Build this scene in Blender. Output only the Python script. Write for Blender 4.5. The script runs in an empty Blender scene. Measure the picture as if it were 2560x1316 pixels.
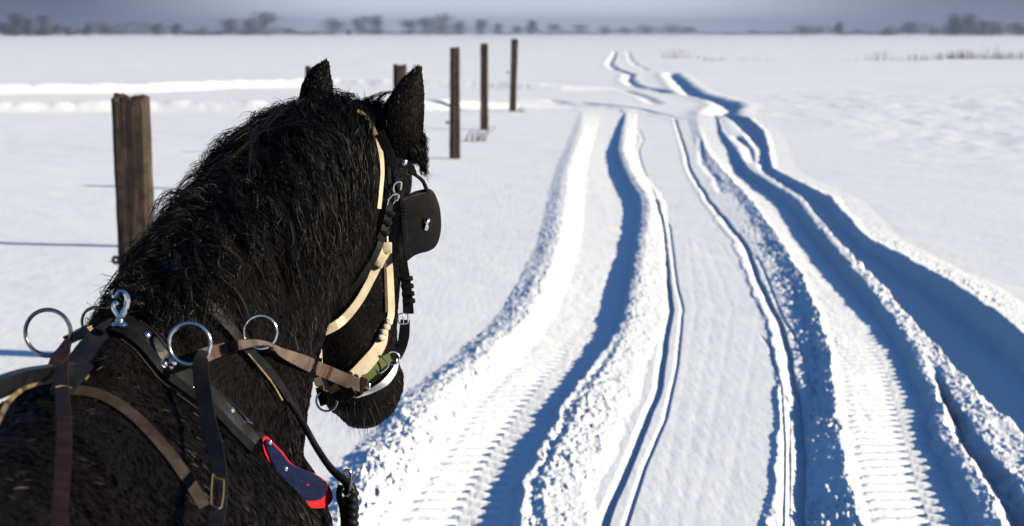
import bpy, math, random
import numpy as np
from mathutils import Vector, Matrix
from mathutils.bvhtree import BVHTree
R = math.radians
S = bpy.context.scene
C = S.collection
rng = np.random.default_rng(7)
random.seed(7)

# ------------------------------------------------------------------ camera
CAMH, FPX, CX, CY, YH = 1.9, 4978.0, 1280.0, 658.0, 82.0
PITCH = math.atan((CY - YH) / FPX)
cd = bpy.data.cameras.new('camera')
cam = bpy.data.objects.new('camera', cd); C.objects.link(cam)
cd.lens = FPX / 2560 * 36; cd.sensor_width = 36
cd.clip_start = 0.05; cd.clip_end = 30000
cam.location = (0, 0, CAMH); cam.rotation_euler = (math.pi / 2 - PITCH, 0, 0)
cd.dof.use_dof = True; cd.dof.focus_distance = 3.55; cd.dof.aperture_fstop = 9.0
S.camera = cam
FWD = np.array([0, math.cos(PITCH), -math.sin(PITCH)]); UPV = np.array([0, math.sin(PITCH), math.cos(PITCH)])
CAMP = np.array([0, 0, CAMH])
def ray(px, py):
    return np.array([1.0, 0, 0]) * ((px - CX) / FPX) + UPV * ((CY - py) / FPX) + FWD
def P(px, py, D):
    r = ray(px, py); return CAMP + r * (D / r[1])
def G(px, py):                       # the ground point seen at that place of the photo
    r = ray(px, py); return CAMP + r * (-CAMH / r[2])

# ------------------------------------------------------------------ light
SUN_DIR = Vector((0.955, -0.295, 0)).normalized()
SUN_EL = R(20)
w = bpy.data.worlds.new('World'); S.world = w; w.use_nodes = True
nt = w.node_tree; nt.nodes.clear()
out = nt.nodes.new('ShaderNodeOutputWorld'); bg = nt.nodes.new('ShaderNodeBackground')
sky = nt.nodes.new('ShaderNodeTexSky'); sky.sky_type = 'NISHITA'; sky.sun_disc = False
sky.sun_elevation = SUN_EL; sky.sun_rotation = math.atan2(SUN_DIR.x, SUN_DIR.y)
sky.air_density = 1.2; sky.dust_density = 0.4; sky.ozone_density = 5.0
bg.inputs['Strength'].default_value = 0.068
# pale horizon band; lens-like darkening to the sides is painted into its colour
geo = nt.nodes.new('ShaderNodeTexCoord'); sep = nt.nodes.new('ShaderNodeSeparateXYZ')
nt.links.new(geo.outputs['Generated'], sep.inputs[0])
def ramp(tree, inp, stops, interp='EASE'):
    r = tree.nodes.new('ShaderNodeValToRGB'); r.color_ramp.interpolation = interp
    e = r.color_ramp.elements
    while len(e) > 1: e.remove(e[-1])
    e[0].position = stops[0][0]; e[0].color = tuple(stops[0][1]) + (1,)
    for p_, c_ in stops[1:]:
        k = e.new(p_); k.color = tuple(c_) + (1,)
    tree.links.new(inp, r.inputs[0]); return r
mr = nt.nodes.new('ShaderNodeMapRange'); nt.links.new(sep.outputs['X'], mr.inputs[0])
mr.inputs['From Min'].default_value = -0.30; mr.inputs['From Max'].default_value = 0.30
band = ramp(nt, mr.outputs[0], [(0, (.3, .32, .5)), (.12, (1.0, 1.1, 1.7)), (.40, (7.8, 8.3, 9.6)), (.58, (7.8, 8.2, 9.6)), (.88, (1.7, 1.75, 2.5)), (1, (.4, .4, .6))])
el = ramp(nt, sep.outputs['Z'], [(0, (1, 1, 1)), (.03, (.85, .85, .85)), (.22, (0, 0, 0))])
mixw = nt.nodes.new('ShaderNodeMix'); mixw.data_type = 'RGBA'
tint = nt.nodes.new('ShaderNodeMix'); tint.data_type = 'RGBA'; tint.blend_type = 'MULTIPLY'; tint.inputs[0].default_value = 1; tint.inputs[7].default_value = (.62, .84, 1.08, 1)
nt.links.new(sky.outputs[0], tint.inputs[6])
nt.links.new(el.outputs[0], mixw.inputs[0]); nt.links.new(tint.outputs[2], mixw.inputs[6]); nt.links.new(band.outputs[0], mixw.inputs[7])
nt.links.new(mixw.outputs[2], bg.inputs[0]); nt.links.new(bg.outputs[0], out.inputs[0])
sl = bpy.data.lights.new('sun', 'SUN'); sun = bpy.data.objects.new('sun', sl); C.objects.link(sun)
sl.energy = 4.75; sl.angle = R(0.53); sl.color = (1.0, 0.885, 0.66)
sv = Vector((SUN_DIR.x * math.cos(SUN_EL), SUN_DIR.y * math.cos(SUN_EL), math.sin(SUN_EL)))
sun.rotation_euler = sv.to_track_quat('Z', 'Y').to_euler(); sun.location = (20, -8, 12)
vs = S.view_settings; vs.view_transform = 'Standard'; vs.look = 'None'; vs.gamma = 1; vs.exposure = 0.72
vs.use_curve_mapping = False
S.cycles.max_bounces = 6; S.cycles.diffuse_bounces = 0; S.cycles.volume_bounces = 0; S.cycles.transparent_max_bounces = 8
S.cycles.use_denoising = True

# ------------------------------------------------------------------ helpers
def setp(o, label=None, cat=None, group=None, kind=None):
    for k, v in (('label', label), ('category', cat), ('group', group), ('kind', kind)):
        if v: o[k] = v
    return o
def mesh_np(name, V, F, mat=None, parent=None, smooth=True, F2=None, sharp=False):
    V = np.asarray(V, dtype=np.float32); F = np.asarray(F, dtype=np.int32)
    me = bpy.data.meshes.new(name)
    me.vertices.add(len(V)); me.vertices.foreach_set('co', V.ravel())
    idx = [F.ravel()]; cnt = [np.full(len(F), F.shape[1], dtype=np.int32)]
    if F2 is not None and len(F2):
        F2 = np.asarray(F2, dtype=np.int32); idx.append(F2.ravel()); cnt.append(np.full(len(F2), F2.shape[1], dtype=np.int32))
    idx = np.concatenate(idx); cnt = np.concatenate(cnt)
    me.loops.add(len(idx)); me.loops.foreach_set('vertex_index', idx)
    me.polygons.add(len(cnt))
    st = np.concatenate([[0], np.cumsum(cnt)[:-1]]).astype(np.int32)
    me.polygons.foreach_set('loop_start', st); me.polygons.foreach_set('loop_total', cnt)
    me.polygons.foreach_set('use_smooth', np.full(len(cnt), smooth))
    me.update(calc_edges=True)
    if mat: me.materials.append(mat)
    if sharp: me.set_sharp_from_angle(angle=R(38))
    o = bpy.data.objects.new(name, me); C.objects.link(o)
    if parent is not None:
        o.parent = parent; o.matrix_parent_inverse = parent.matrix_world.inverted()
    return o
def thing(name, loc, label, cat, group=None):
    o = bpy.data.objects.new(name, None); C.objects.link(o); o.location = loc; o.empty_display_size = .1
    o.matrix_world = Matrix.Translation(Vector(loc))
    return setp(o, label, cat, group)
class MB:                             # collects pieces into one mesh
    def __init__(s): s.v = []; s.f4 = []; s.f3 = []; s.n = 0
    def add(s, V, F4=None, F3=None):
        V = np.asarray(V, float); s.v.append(V)
        if F4 is not None and len(F4): s.f4.append(np.asarray(F4, int) + s.n)
        if F3 is not None and len(F3): s.f3.append(np.asarray(F3, int) + s.n)
        s.n += len(V); return s
    def build(s, name, mat, parent=None, smooth=True):
        V = np.concatenate(s.v)
        f4 = np.concatenate(s.f4) if s.f4 else None; f3 = np.concatenate(s.f3) if s.f3 else None
        if f4 is None: return mesh_np(name, V, f3, mat, parent, smooth, sharp=True)
        return mesh_np(name, V, f4, mat, parent, smooth, f3, True)
def unit(v):
    v = np.asarray(v, float); return v / np.maximum(np.linalg.norm(v, axis=-1, keepdims=True), 1e-9)
def catmull(pts, n):
    pts = np.asarray(pts, float); k = len(pts)
    if k == 2:
        t = np.linspace(0, 1, n)[:, None]; return pts[0] * (1 - t) + pts[1] * t
    q = np.vstack([2 * pts[0] - pts[1], pts, 2 * pts[-1] - pts[-2]])
    u = np.linspace(0, k - 1 - 1e-6, n); i = u.astype(int); t = (u - i)[:, None]
    a, b, c, d = q[i], q[i + 1], q[i + 2], q[i + 3]
    return .5 * (2 * b + (c - a) * t + (2 * a - 5 * b + 4 * c - d) * t ** 2 + (3 * b - a - 3 * c + d) * t ** 3)
def ring_faces(nr, nc, closed_c=True, closed_r=False):
    i = np.arange(nr if closed_r else nr - 1)[:, None]; j = np.arange(nc if closed_c else nc - 1)[None]
    i2 = (i + 1) % nr; j2 = (j + 1) % nc
    return np.stack([i * nc + j + 0 * i, i * nc + j2 + 0 * i, i2 * nc + j2, i2 * nc + j], -1).reshape(-1, 4)
def tube(mb, pts, r, nc=8, closed=False, n=None, caps=True):
    pts = np.asarray(pts, float)
    if n: pts = catmull(pts, n)
    N = len(pts); r = np.broadcast_to(np.asarray(r, float), (N,)) if np.ndim(r) == 0 or len(np.atleast_1d(r)) == N else np.interp(np.linspace(0, 1, N), np.linspace(0, 1, len(r)), r)
    T = unit(np.gradient(pts, axis=0)) if not closed else unit(np.roll(pts, -1, 0) - np.roll(pts, 1, 0))
    up = np.array([0, 0, 1.0]) if abs(T[0][2]) < .8 else np.array([1.0, 0, 0])
    A = np.zeros_like(pts); a = unit(np.cross(T[0], up))
    for i in range(N):
        a = unit(a - T[i] * np.dot(a, T[i])); A[i] = a
    B = np.cross(T, A); th = np.arange(nc) / nc * 2 * np.pi
    V = (pts[:, None] + r[:, None, None] * (np.cos(th)[None, :, None] * A[:, None] + np.sin(th)[None, :, None] * B[:, None])).reshape(-1, 3)
    F = ring_faces(N, nc, True, closed); F3 = []
    if not closed and caps:
        V = np.vstack([V, pts[0], pts[-1]]); j = np.arange(nc); j2 = (j + 1) % nc
        F3 = np.vstack([np.stack([j2, j, np.full(nc, N * nc)], 1), np.stack([(N - 1) * nc + j, (N - 1) * nc + j2, np.full(nc, N * nc + 1)], 1)])
    mb.add(V, F, F3)
def circle(c, nrm, r, n=40, squash=1.0):
    nrm = unit(nrm); a = unit(np.cross(nrm, [0, 0, 1.0])); b = np.cross(nrm, a); t = np.arange(n) / n * 2 * np.pi
    return np.asarray(c) + r * (np.cos(t)[:, None] * a + squash * np.sin(t)[:, None] * b)
def boxm(mb, c, sx, sy, sz, ax=None, bev=0.15):
    c = np.asarray(c, float); ax = np.eye(3) if ax is None else np.asarray(ax)
    # rounded-edge box: three loops per end
    m = min(sx, sy, sz) * bev; V = []
    for z, k in ((-sz / 2, 1), (-sz / 2 + m, 0), (sz / 2 - m, 0), (sz / 2, 1)):
        ex, ey = sx / 2 - k * m, sy / 2 - k * m; q = m
        for x_, y_ in ((ex - q, -ey), (ex, -ey + q), (ex, ey - q), (ex - q, ey), (-ex + q, ey), (-ex, ey - q), (-ex, -ey + q), (-ex + q, -ey)):
            V.append(c + ax[0] * x_ + ax[1] * y_ + ax[2] * z)
    F = ring_faces(4, 8)
    mb.add(V, F); b = mb.n - 32
    tri = [[b + 0, b + k + 1, b + k] for k in range(1, 7)] + [[b + 24, b + 24 + k, b + 25 + k] for k in range(1, 7)]
    mb.f3.append(np.array(tri))
def ball(mb, c, r, ax=None, nu=12, nv=8, sc=(1, 1, 1)):
    ax = np.eye(3) if ax is None else np.asarray(ax); V = []
    for i in range(nv + 1):
        ph = math.pi * i / nv
        for j in range(nu):
            th = 2 * math.pi * j / nu
            V.append(np.asarray(c) + r * (sc[0] * math.sin(ph) * math.cos(th) * ax[0] + sc[1] * math.sin(ph) * math.sin(th) * ax[1] + sc[2] * math.cos(ph) * ax[2]))
    mb.add(V, ring_faces(nv + 1, nu)[:, ::-1])

# value noise, vectorised
_tab = np.random.default_rng(3).random(65536)
def vnoise(x, y, seed=0):
    xi = np.floor(x).astype(np.int64); yi = np.floor(y).astype(np.int64); fx = x - xi; fy = y - yi
    fx = fx * fx * (3 - 2 * fx); fy = fy * fy * (3 - 2 * fy)
    h = lambda a, b: _tab[(a * 7919 + b * 104729 + seed * 15731 + (a * b) % 977 * 31) & 65535]
    return (h(xi, yi) * (1 - fx) + h(xi + 1, yi) * fx) * (1 - fy) + (h(xi, yi + 1) * (1 - fx) + h(xi + 1, yi + 1) * fx) * fy - .5
def fbm(x, y, o=4, seed=0, g=.5):
    s = 0; a = 1
    for k in range(o):
        s = s + a * vnoise(x * 2 ** k + 13.7 * k, y * 2 ** k + 5.1 * k, seed + k); a *= g
    return s

# ------------------------------------------------------------------ materials
def mat(name):
    m = bpy.data.materials.new(name); m.use_nodes = True
    t = m.node_tree; return m, t, t.nodes['Principled BSDF']
def noise_bump(t, b, scale, strength, dist=.01, detail=6, coord='Object', rough=.6):
    tc = t.nodes.new('ShaderNodeTexCoord'); n = t.nodes.new('ShaderNodeTexNoise'); n.inputs['Scale'].default_value = scale
    n.inputs['Detail'].default_value = detail; n.inputs['Roughness'].default_value = rough
    t.links.new(tc.outputs[coord], n.inputs['Vector'])
    bp = t.nodes.new('ShaderNodeBump'); bp.inputs['Strength'].default_value = strength; bp.inputs['Distance'].default_value = dist
    t.links.new(n.outputs[0], bp.inputs['Height']); t.links.new(bp.outputs[0], b.inputs['Normal']); return tc, n, bp
def simple(name, col, rough=.5, metal=0, spec=.5, bump=None, col2=None, scale=40):
    m, t, b = mat(name)
    b.inputs['Base Color'].default_value = tuple(col) + (1,); b.inputs['Roughness'].default_value = rough
    b.inputs['Metallic'].default_value = metal; b.inputs['Specular IOR Level'].default_value = spec
    if bump: tc, n, bp = noise_bump(t, b, *bump)
    if col2 is not None:
        tc = t.nodes.new('ShaderNodeTexCoord'); n = t.nodes.new('ShaderNodeTexNoise'); n.inputs['Scale'].default_value = scale
        n.inputs['Detail'].default_value = 5; t.links.new(tc.outputs['Object'], n.inputs['Vector'])
        r = ramp(t, n.outputs[0], [(.38, col), (.66, col2)], 'LINEAR'); t.links.new(r.outputs[0], b.inputs['Base Color'])
    return m

# snow
M_snow, t, b = mat('snow')
b.inputs['Base Color'].default_value = (.86, .87, .885, 1); b.inputs['Roughness'].default_value = .75; b.inputs['Specular IOR Level'].default_value = .15
tc = t.nodes.new('ShaderNodeTexCoord')
mp = t.nodes.new('ShaderNodeMapping'); mp.inputs['Scale'].default_value = (1, .45, 1); t.links.new(tc.outputs['Object'], mp.inputs[0])
n1 = t.nodes.new('ShaderNodeTexNoise'); n1.inputs['Scale'].default_value = 3.0; n1.inputs['Detail'].default_value = 9; n1.inputs['Roughness'].default_value = .62
t.links.new(mp.outputs[0], n1.inputs['Vector'])
n2 = t.nodes.new('ShaderNodeTexNoise'); n2.inputs['Scale'].default_value = 70; n2.inputs['Detail'].default_value = 3
t.links.new(tc.outputs['Object'], n2.inputs['Vector'])
b1 = t.nodes.new('ShaderNodeBump'); b1.inputs['Strength'].default_value = .22; b1.inputs['Distance'].default_value = .04
b2 = t.nodes.new('ShaderNodeBump'); b2.inputs['Strength'].default_value = .25; b2.inputs['Distance'].default_value = .006
t.links.new(n1.outputs[0], b1.inputs['Height']); t.links.new(n2.outputs[0], b2.inputs['Height'])
t.links.new(b1.outputs[0], b2.inputs['Normal']); t.links.new(b2.outputs[0], b.inputs['Normal'])

# ------------------------------------------------------------------ the snow field with its ruts
ROWS = np.array([1316, 1200, 1100, 1000, 900, 800, 700, 600, 500, 420, 370, 330, 300, 285], float)
def rowD(py): return np.array([G(CX, p_)[1] for p_ in np.atleast_1d(py)])
def xw(py, px):                       # world x of photo columns px on rows py
    return np.array([G(a_, b_)[0] for a_, b_ in zip(px, py)])
RD = rowD(ROWS)[::1]
cur = []                              # (world x per row, z per row), left to right
def curve(px, z, clump=0):
    z = np.broadcast_to(np.asarray(z, float), (len(ROWS),)) if np.ndim(z) == 0 else np.interp(np.arange(len(ROWS)), np.linspace(0, len(ROWS) - 1, len(z)), z)
    cur.append((np.array([float(a_) for a_ in px]), z, clump))
B_ = np.array([850, 920, 990, 1065, 1190, 1295, 1350, 1388, 1402, 1415, 1435, 1450, 1458, 1462.])
mpx = (ROWS - YH) / CAMH             # px per metre on each row
curve(B_ - mpx * .16, 0, .35)
curve(B_ - mpx * .03, [.026, .026, .026, .022, .016, .01], 1)
curve(B_ + mpx * .05, [.028, .028, .028, .024, .016, .0], .9)
curve([980, 1060, 1130, 1200, 1290, 1370, 1420, 1450, 1462, 1465, 1475, 1490, 1500, 1505], [-.040, -.036, -.038, -.030, -.036, -.042, -.05, -.045, -.05, -.055, -.055, -.04, -.03, -.02], .12)
D_ = np.array([1200, 1235, 1285, 1365, 1435, 1493, 1517, 1553, 1565, 1522, 1517, 1535, 1552, 1556.])
E_ = np.array([1308, 1320, 1370, 1420, 1498, 1560, 1582, 1597, 1607, 1560, 1545, 1553, 1560, 1563.])
curve(D_, [-.07, -.062, -.065, -.052, -.06, -.07, -.08, -.068, -.075, -.08, -.076, -.055, -.045, -.03], .04)
dz = np.array([-.07, -.062, -.065, -.052, -.06, -.07, -.08, -.068, -.075, -.08, -.076, -.055, -.045, -.03]) * .60
curve(E_ - np.minimum(mpx * .05, (E_ - D_) * .3), dz - .006, .05)
curve(E_ - mpx * .01, .004, .35)
g_ = np.array([1, 1, 1, 1, .7, 0, 0, 0, 0, 0, 0, 0, 0, 0])
curve(E_ + mpx * .035, -.008 * g_ + .012 * (1 - g_), .8)
curve(E_ + mpx * .075, [.01, .01, .01, .02, .02, .005], .8)
curve(E_ + mpx * .24, [-.005, -.005, -.01, -.01, -.01, -.01], .35)
R1 = np.interp(-ROWS, -np.array([1316, 1278, 1142, 1046, 951, 842, 760, 645, 556, 500, 405, 370, 345, 325, 285]), [1512, 1526, 1581, 1622, 1656, 1669, 1683, 1669, 1662, 1645, 1605, 1597, 1610, 1600, 1596])
curve(np.maximum(R1 - mpx * .1, E_ + mpx * .26), -.025, .05)
R2 = np.interp(-ROWS, -np.array([1316, 1101, 1033, 965, 883, 801, 740, 672, 611, 549, 495, 420, 370, 330, 300, 285]), [1990, 1998, 2000, 1995, 1981, 1961, 1927, 1893, 1872, 1825, 1777, 1729, 1715, 1700, 1690, 1685])
curve(R2 - mpx * .12, -.022, 0)
curve(R2 - mpx * .10, [-.008, -.008, -.015, -.018, -.02], .25)
curve(R2 - mpx * .005, [-.045, -.04, -.032, -.022, -.02], .1)
H_ = np.array([2150, 2118, 2098, 2088, 2078, 2050, 2010, 1950, 1880, 1810, 1765, 1750, 1740, 1735.])
H0 = np.maximum(np.array([2025, 2022, 2018, 2012, 2046, 2015, 1975, 1915, 1848, 1780, 1742, 1727, 1718, 1712.]), R2 + mpx * .02)
curve(H0, [-.055, -.05, -.015, -.02, -.02], 1.5)
curve(H_, [.030, .030, .028, .02, .01, .0], 1.3)
J_ = np.array([2370, 2328, 2301, 2272, 2241, 2172, 2077, 1995, 1932, 1831, 1818, 1797, 1791, 1780.])
K_ = np.array([2458, 2410, 2342, 2331, 2290, 2235, 2152, 2070, 1990, 1872, 1834, 1803, 1795, 1784.])
jz = np.array([-.042, -.042, -.030, -.036, -.040, -.05, -.075, -.09, -.085, -.07, -.035, -.02, -.01, 0]) * .8
LUGI = len(cur)
curve(np.minimum(H_ + mpx * .055, J_ - mpx * .03), jz + .014, .2)
curve(J_, jz - .004, .03)
curve(K_ - np.minimum(mpx * .05, (K_ - J_) * .3), jz - .012, .05)
curve(K_, .018, .45)
L_ = np.array([2860, 2730, 2620, 2506, 2408, 2294, 2200, 2097, 2015, 1904, 1897, 1866, 1832, 1795.])
M_ = np.array([3120, 2990, 2870, 2740, 2625, 2500, 2350, 2165, 2075, 1928, 1921, 1908, 1872, 1808.])
N1 = np.array([2553, 2485, 2420, 2365, 0, 0, 0, 0, 0, 0, 0, 0, 0, 0.]); N2 = np.array([2612, 2530, 2455, 2386, 0, 0, 0, 0, 0, 0, 0, 0, 0, 0.])
N1 = np.where(N1 > 0, N1, K_ + (L_ - K_) * .35); N2 = np.where(N2 > 0, N2, K_ + (L_ - K_) * .55)
gn = (ROWS > 940).astype(float)
curve(K_ + (N1 - K_) * .45, [.035, .03, .02, .015, .02, .0], 1)
curve(N1, -.07 * gn + .02 * (1 - gn), .8)
curve(N2, .01 * gn + .02 * (1 - gn), 1)
curve(np.maximum(N2 + (L_ - N2) * .3, L_ - mpx * .10), [.02, .02, .02, .02, .01], 1)
curve(L_, [-.11, -.12, -.135, -.14, -.15, -.16, -.135, -.06, -.065, -.02, -.03, -.08, -.09, -.09], .04)
lz = np.array([-.11, -.12, -.135, -.14, -.15, -.16, -.135, -.06, -.065, -.02, -.03, -.08, -.09, -.09]) * .70
curve(M_ - np.minimum(mpx * .10, (M_ - L_) * .3), lz - .015, .5)
curve(M_, .045, .45)
curve(M_ + mpx * .09, [.045, .04, .03, .015, .01, .0], .9)
curve(M_ + mpx * .35, .0, .05)
# extra features added on top: (photo points (x, y), half width m, depth m, kind)
def feat(pts): pts = sorted(pts, key=lambda q: -q[1]); py = [q[1] for q in pts]; return rowD(py), xw(py, [q[0] for q in pts])
FE = []
r1b = [(1567, 1305), (1615, 1155), (1669, 1033), (1696, 896), (1710, 760), (1693, 692), (1676, 556)]
r1 = [(1512, 1316), (1526, 1278), (1581, 1142), (1622, 1046), (1656, 951), (1669, 842), (1683, 760), (1669, 645), (1662, 556), (1645, 500)]
FE.append((feat(r1), .035, .024, 'step'))
FE.append((feat(r1b), .018, .011, 'step'))
FE.append((feat([(1645, 500), (1605, 405), (1597, 370), (1610, 345), (1600, 325)]), .03, .008, 'step'))
r2 = [(2012, 1316), (2012, 1101), (2008, 1033), (1995, 965), (1981, 883), (1961, 801), (1927, 740), (1893, 672), (1872, 611), (1825, 549), (1777, 495), (1729, 420), (1715, 370), (1700, 330), (1690, 300)]
FE.append((feat(r2), .04, .026, 'step'))
FE.append((feat([(2029, 944), (2002, 842), (1954, 767), (1900, 640)]), .018, .010, 'step'))
FE.append((feat([(1960, 1316), (1965, 1100), (1955, 960), (1925, 850)]), .012, .010, 'step'))
FE.append((feat([(1975, 1316), (1978, 1000)]), .012, .008, 'step'))
for off in (1700, 1745, 1790, 1860):
    FE.append((feat([(off - 60, 1316), (off, 1000), (off + 40, 760), (off * .5 + 870, 600)]), 0.022, .0007, 'rut'))
FE.append((feat([(1885, 400), (1875, 370), (1840, 345)]), .10, .05, 'rut'))
zz = [(1800, 288), (1812, 275), (1826, 262), (1805, 252), (1768, 242), (1730, 233), (1710, 220), (1690, 200), (1675, 183)]
FE.append((feat(zz), .30, .15, 'rut'))
FE.append((feat([(1668, 232), (1635, 224), (1600, 220), (1580, 213), (1569, 200), (1576, 186), (1535, 172), (1522, 160), (1530, 145), (1538, 130)]), .22, .08, 'rut'))
FE.append((feat([(1640, 258), (1615, 243), (1590, 235), (1560, 228)]), .2, .05, 'rut'))
FE.append((feat([(1615, 175), (1590, 163), (1575, 150), (1570, 130)]), .22, .04, 'rut'))
FE.append((feat([(1750, 345), (1755, 400), (1790, 440), (1800, 470)]), .05, .012, 'rut'))

def height(X, Y):
    """snow height at world X, Y"""
    z = np.zeros_like(X); row = Y[:, 0]
    near = (row > 5.2) & (row < 60)
    ir = np.where(near)[0]
    # domain warp: ragged edges
    wx = X + .030 * fbm(X * 9, Y * 3.0, 3, 11) + .018 * fbm(X * 31, Y * 9, 2, 17)
    # soft field undulation
    z += .05 * fbm(X * .16 + 3, Y * .07, 3, 5) + .020 * fbm(X * .7 + Y * .5, Y * .40, 4, 23)
    z += .010 * np.clip(fbm(X * 2.0, Y * .8, 4, 29), 0, 1) * np.clip(vnoise(X * .3, Y * .1, 4) + .25, 0, 1)
    cl = np.zeros_like(X); base = np.zeros_like(X)
    if len(ir):
        D0, D1 = RD[0], RD[-1]
        pxs = np.array([c_[0] for c_ in cur]); zs = np.array([c_[1] for c_ in cur]); cs = np.array([c_[2] for c_ in cur])
        XW = np.array([xw(ROWS, p_) for p_ in pxs])          # world x of every curve on every row
        # smooth along depth
        dd = np.linspace(D0, D1, 1400)
        XI = np.array([np.interp(dd, RD, a_) for a_ in XW]); ZI = np.array([np.interp(dd, RD, a_) for a_ in zs])
        # smoothing in index space
        k = np.hanning(41); k /= k.sum()
        sm = lambda a_: np.convolve(np.pad(a_, 20, 'edge'), k, 'valid')
        for i in ir:
            d = row[i]
            if d < D0:               # nearer than the frame: run straight on
                sl_ = (XI[:, 30] - XI[:, 0]) / (dd[30] - dd[0]); xc = XI[:, 0] + sl_ * (d - D0) * .6; zc = ZI[:, 0]
            elif d > D1: xc = XI[:, -1]; zc = ZI[:, -1]
            else:
                u = (d - D0) / (D1 - D0) * 1399; j = int(u); j = min(j, 1398); f = u - j
                xc = XI[:, j] * (1 - f) + XI[:, j + 1] * f; zc = ZI[:, j] * (1 - f) + ZI[:, j + 1] * f
            xc = np.maximum.accumulate(xc + np.arange(len(xc)) * 1e-4)
            fade = np.clip((D1 + 3 - d) / 6, 0, 1)
            base[i] = np.interp(wx[i], xc, zc, 0, 0) * fade
            cl[i] = np.interp(X[i], xc, cs, 0, 0) * fade
        zf = base.copy()             # soften the creases a little across
        base[:, 1:-1] = .25 * zf[:, :-2] + .5 * zf[:, 1:-1] + .25 * zf[:, 2:]
        # tyre lugs
        for (a_, b_, ph, ox, sg) in ((3, 4, 0.0, .5, 1), (LUGI, LUGI + 1, .3, .62, 1)):
            for i in ir:
                d = row[i]
                if d > 15 or d < 5: continue
                xa = np.interp(d, RD, XW[a_]); xb = np.interp(d, RD, XW[b_]) + .05
                s = (X[i] - xa) / (xb - xa); m = (s > -.02) & (s < 1.05)
                if not m.any(): continue
                sm_ = s[m]; side = sm_ > ox
                al = d / .15 + ph + np.where(side, .5 + (sm_ - ox) * 1.1, (ox - sm_) * .55)
                wv = np.clip(np.sin(al * 2 * np.pi) * 2.2, -1, 1)
                edge = np.clip(np.minimum((sm_ + .02) * 8, (1.05 - sm_) * 8), 0, 1) * np.clip(np.abs(sm_ - ox) * 14, 0, 1)
                base[i, m] += .013 * wv * edge * np.clip((15 - d) / 5, 0, 1) * (.75 + .5 * vnoise(X[i, m] * 6, np.full(m.sum(), d * 3), 3))
        n_ = np.abs(fbm(X * 22, Y * 12, 3, 41)) + .6 * np.clip(fbm(X * 55, Y * 30, 2, 47), 0, 1)
        chunk = np.clip(fbm(X * 10, Y * 6, 5, 53, .62) - .16, 0, .4)
        chunk2 = np.clip(fbm(X * 33, Y * 20, 2, 57) - .10, 0, .4)
        far_ = np.clip(1.1 - (Y - 8) / 22, .22, 1)
        z += base + cl * (.016 * (n_ - .25) + .038 * chunk + .032 * chunk2) * far_ * (.45 + 1.1 * np.clip(fbm(X * 1.7, Y * .9, 3, 63) + .45, 0, 1)) + .0010 * fbm(X * 40, Y * 5, 2, 59) + .0012*fbm(X*3, Y*60, 1, 61)*(Y<20)
    for (fd, fx), hw, dp, kind in FE:
        inr = np.where((row > fd[0] - .6) & (row < fd[-1] + .6))[0]
        for i in inr:
            d = row[i]; xc = np.interp(d, fd, fx) + .4 * hw * vnoise(np.array([d * (2 if hw < .1 else .7)]), np.array([hw * 77.]), 71)[0]
            en = np.clip((d - fd[0] + .6) / .6, 0, 1) * np.clip((fd[-1] + .6 - d) / .6, 0, 1)
            if fd[0] < 7.8: en = np.clip((fd[-1] + .6 - d) / .6, 0, 1)
            s = (X[i] - xc) / hw
            if kind == 'step':       # groove with a sharp right wall
                z[i] -= en * dp * np.where(s < 0, np.clip(1.6 + s, 0, 1) ** 1.5 * (s > -1.6), np.clip(1 - s * 5, 0, 1))
            else:
                if len(fd) > 2:
                    slope = abs(np.interp(d + .3, fd, fx) - np.interp(d - .3, fd, fx)) / .6
                else: slope = 0
                s = s / math.sqrt(1 + min(slope, 2.5) ** 2)
                z[i] += en * dp * (-np.exp(-s ** 2 * 1.5) + .14 * np.exp(-(s - 1.7) ** 2 * 2) + .16 * np.exp(-(s + 1.7) ** 2 * 2))
    # the side track that crosses in front of the fence and the ploughed banks on its far side
    xs = X
    def line(pts):
        w_ = np.array([G(a_, b_)[:2] for a_, b_ in pts]); o_ = np.argsort(w_[:, 0]); return w_[o_, 0], w_[o_, 1]
    lx, ly = line([(-900, 262), (0, 259), (600, 256), (1100, 254), (1290, 255), (1380, 252), (1480, 260), (1580, 270), (1655, 285), (1705, 297), (1755, 310), (1790, 330)])
    yc = np.interp(xs, lx, ly); s = (Y - yc) / .5; en = np.clip((lx[-1] - xs) / 1.5, 0, 1)
    right = np.clip((xs + 3) / 6, 0, 1)
    z -= en * (.14) * np.exp(-s ** 2 * 1.5) * (1 - .15 * right)
    lump = .5 + 1.2 * np.abs(fbm(xs * 1.1, Y * .8, 3, 83))
    z += en * .11 * lump * np.exp(-((Y - yc + 2.6) / .9) ** 2) * (1 - .5 * right)
    def bank(pts, h, wn, wf, x1, seed):
        bx, by = line(pts); yb = np.interp(xs, bx, by); s = Y - yb
        prof = np.where(s < 0, np.exp(-(s / wn) ** 2), np.exp(-(s / wf) ** 2))
        return h * prof * np.clip((x1 - xs) / 3, 0, 1) * (.85 + .4 * np.abs(fbm(xs * 1.1, Y * 1.1, 4, seed)))
    z += bank([(-900, 290), (0, 282), (400, 280), (800, 282), (1100, 278), (1300, 272)], .26, .5, 2.0, 1.5, 91)
    z += bank([(-900, 246), (0, 236), (380, 230), (560, 223), (760, 219), (1200, 223), (1400, 226)], .30, .6, 3.0, 3.5, 97)
    # trodden patches in the field on the right
    fm = np.clip((xs - 5) / 3, 0, 1) * np.clip((Y - 24) / 8, 0, 1) * np.clip((75 - Y) / 20, 0, 1)
    z -= fm * .10 * np.clip(fbm(xs * .8, Y * .45, 3, 101) - .16, 0, 1)
    z += fm * .03 * fbm(xs * 1.5, Y * .7, 3, 103)
    return z
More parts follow.
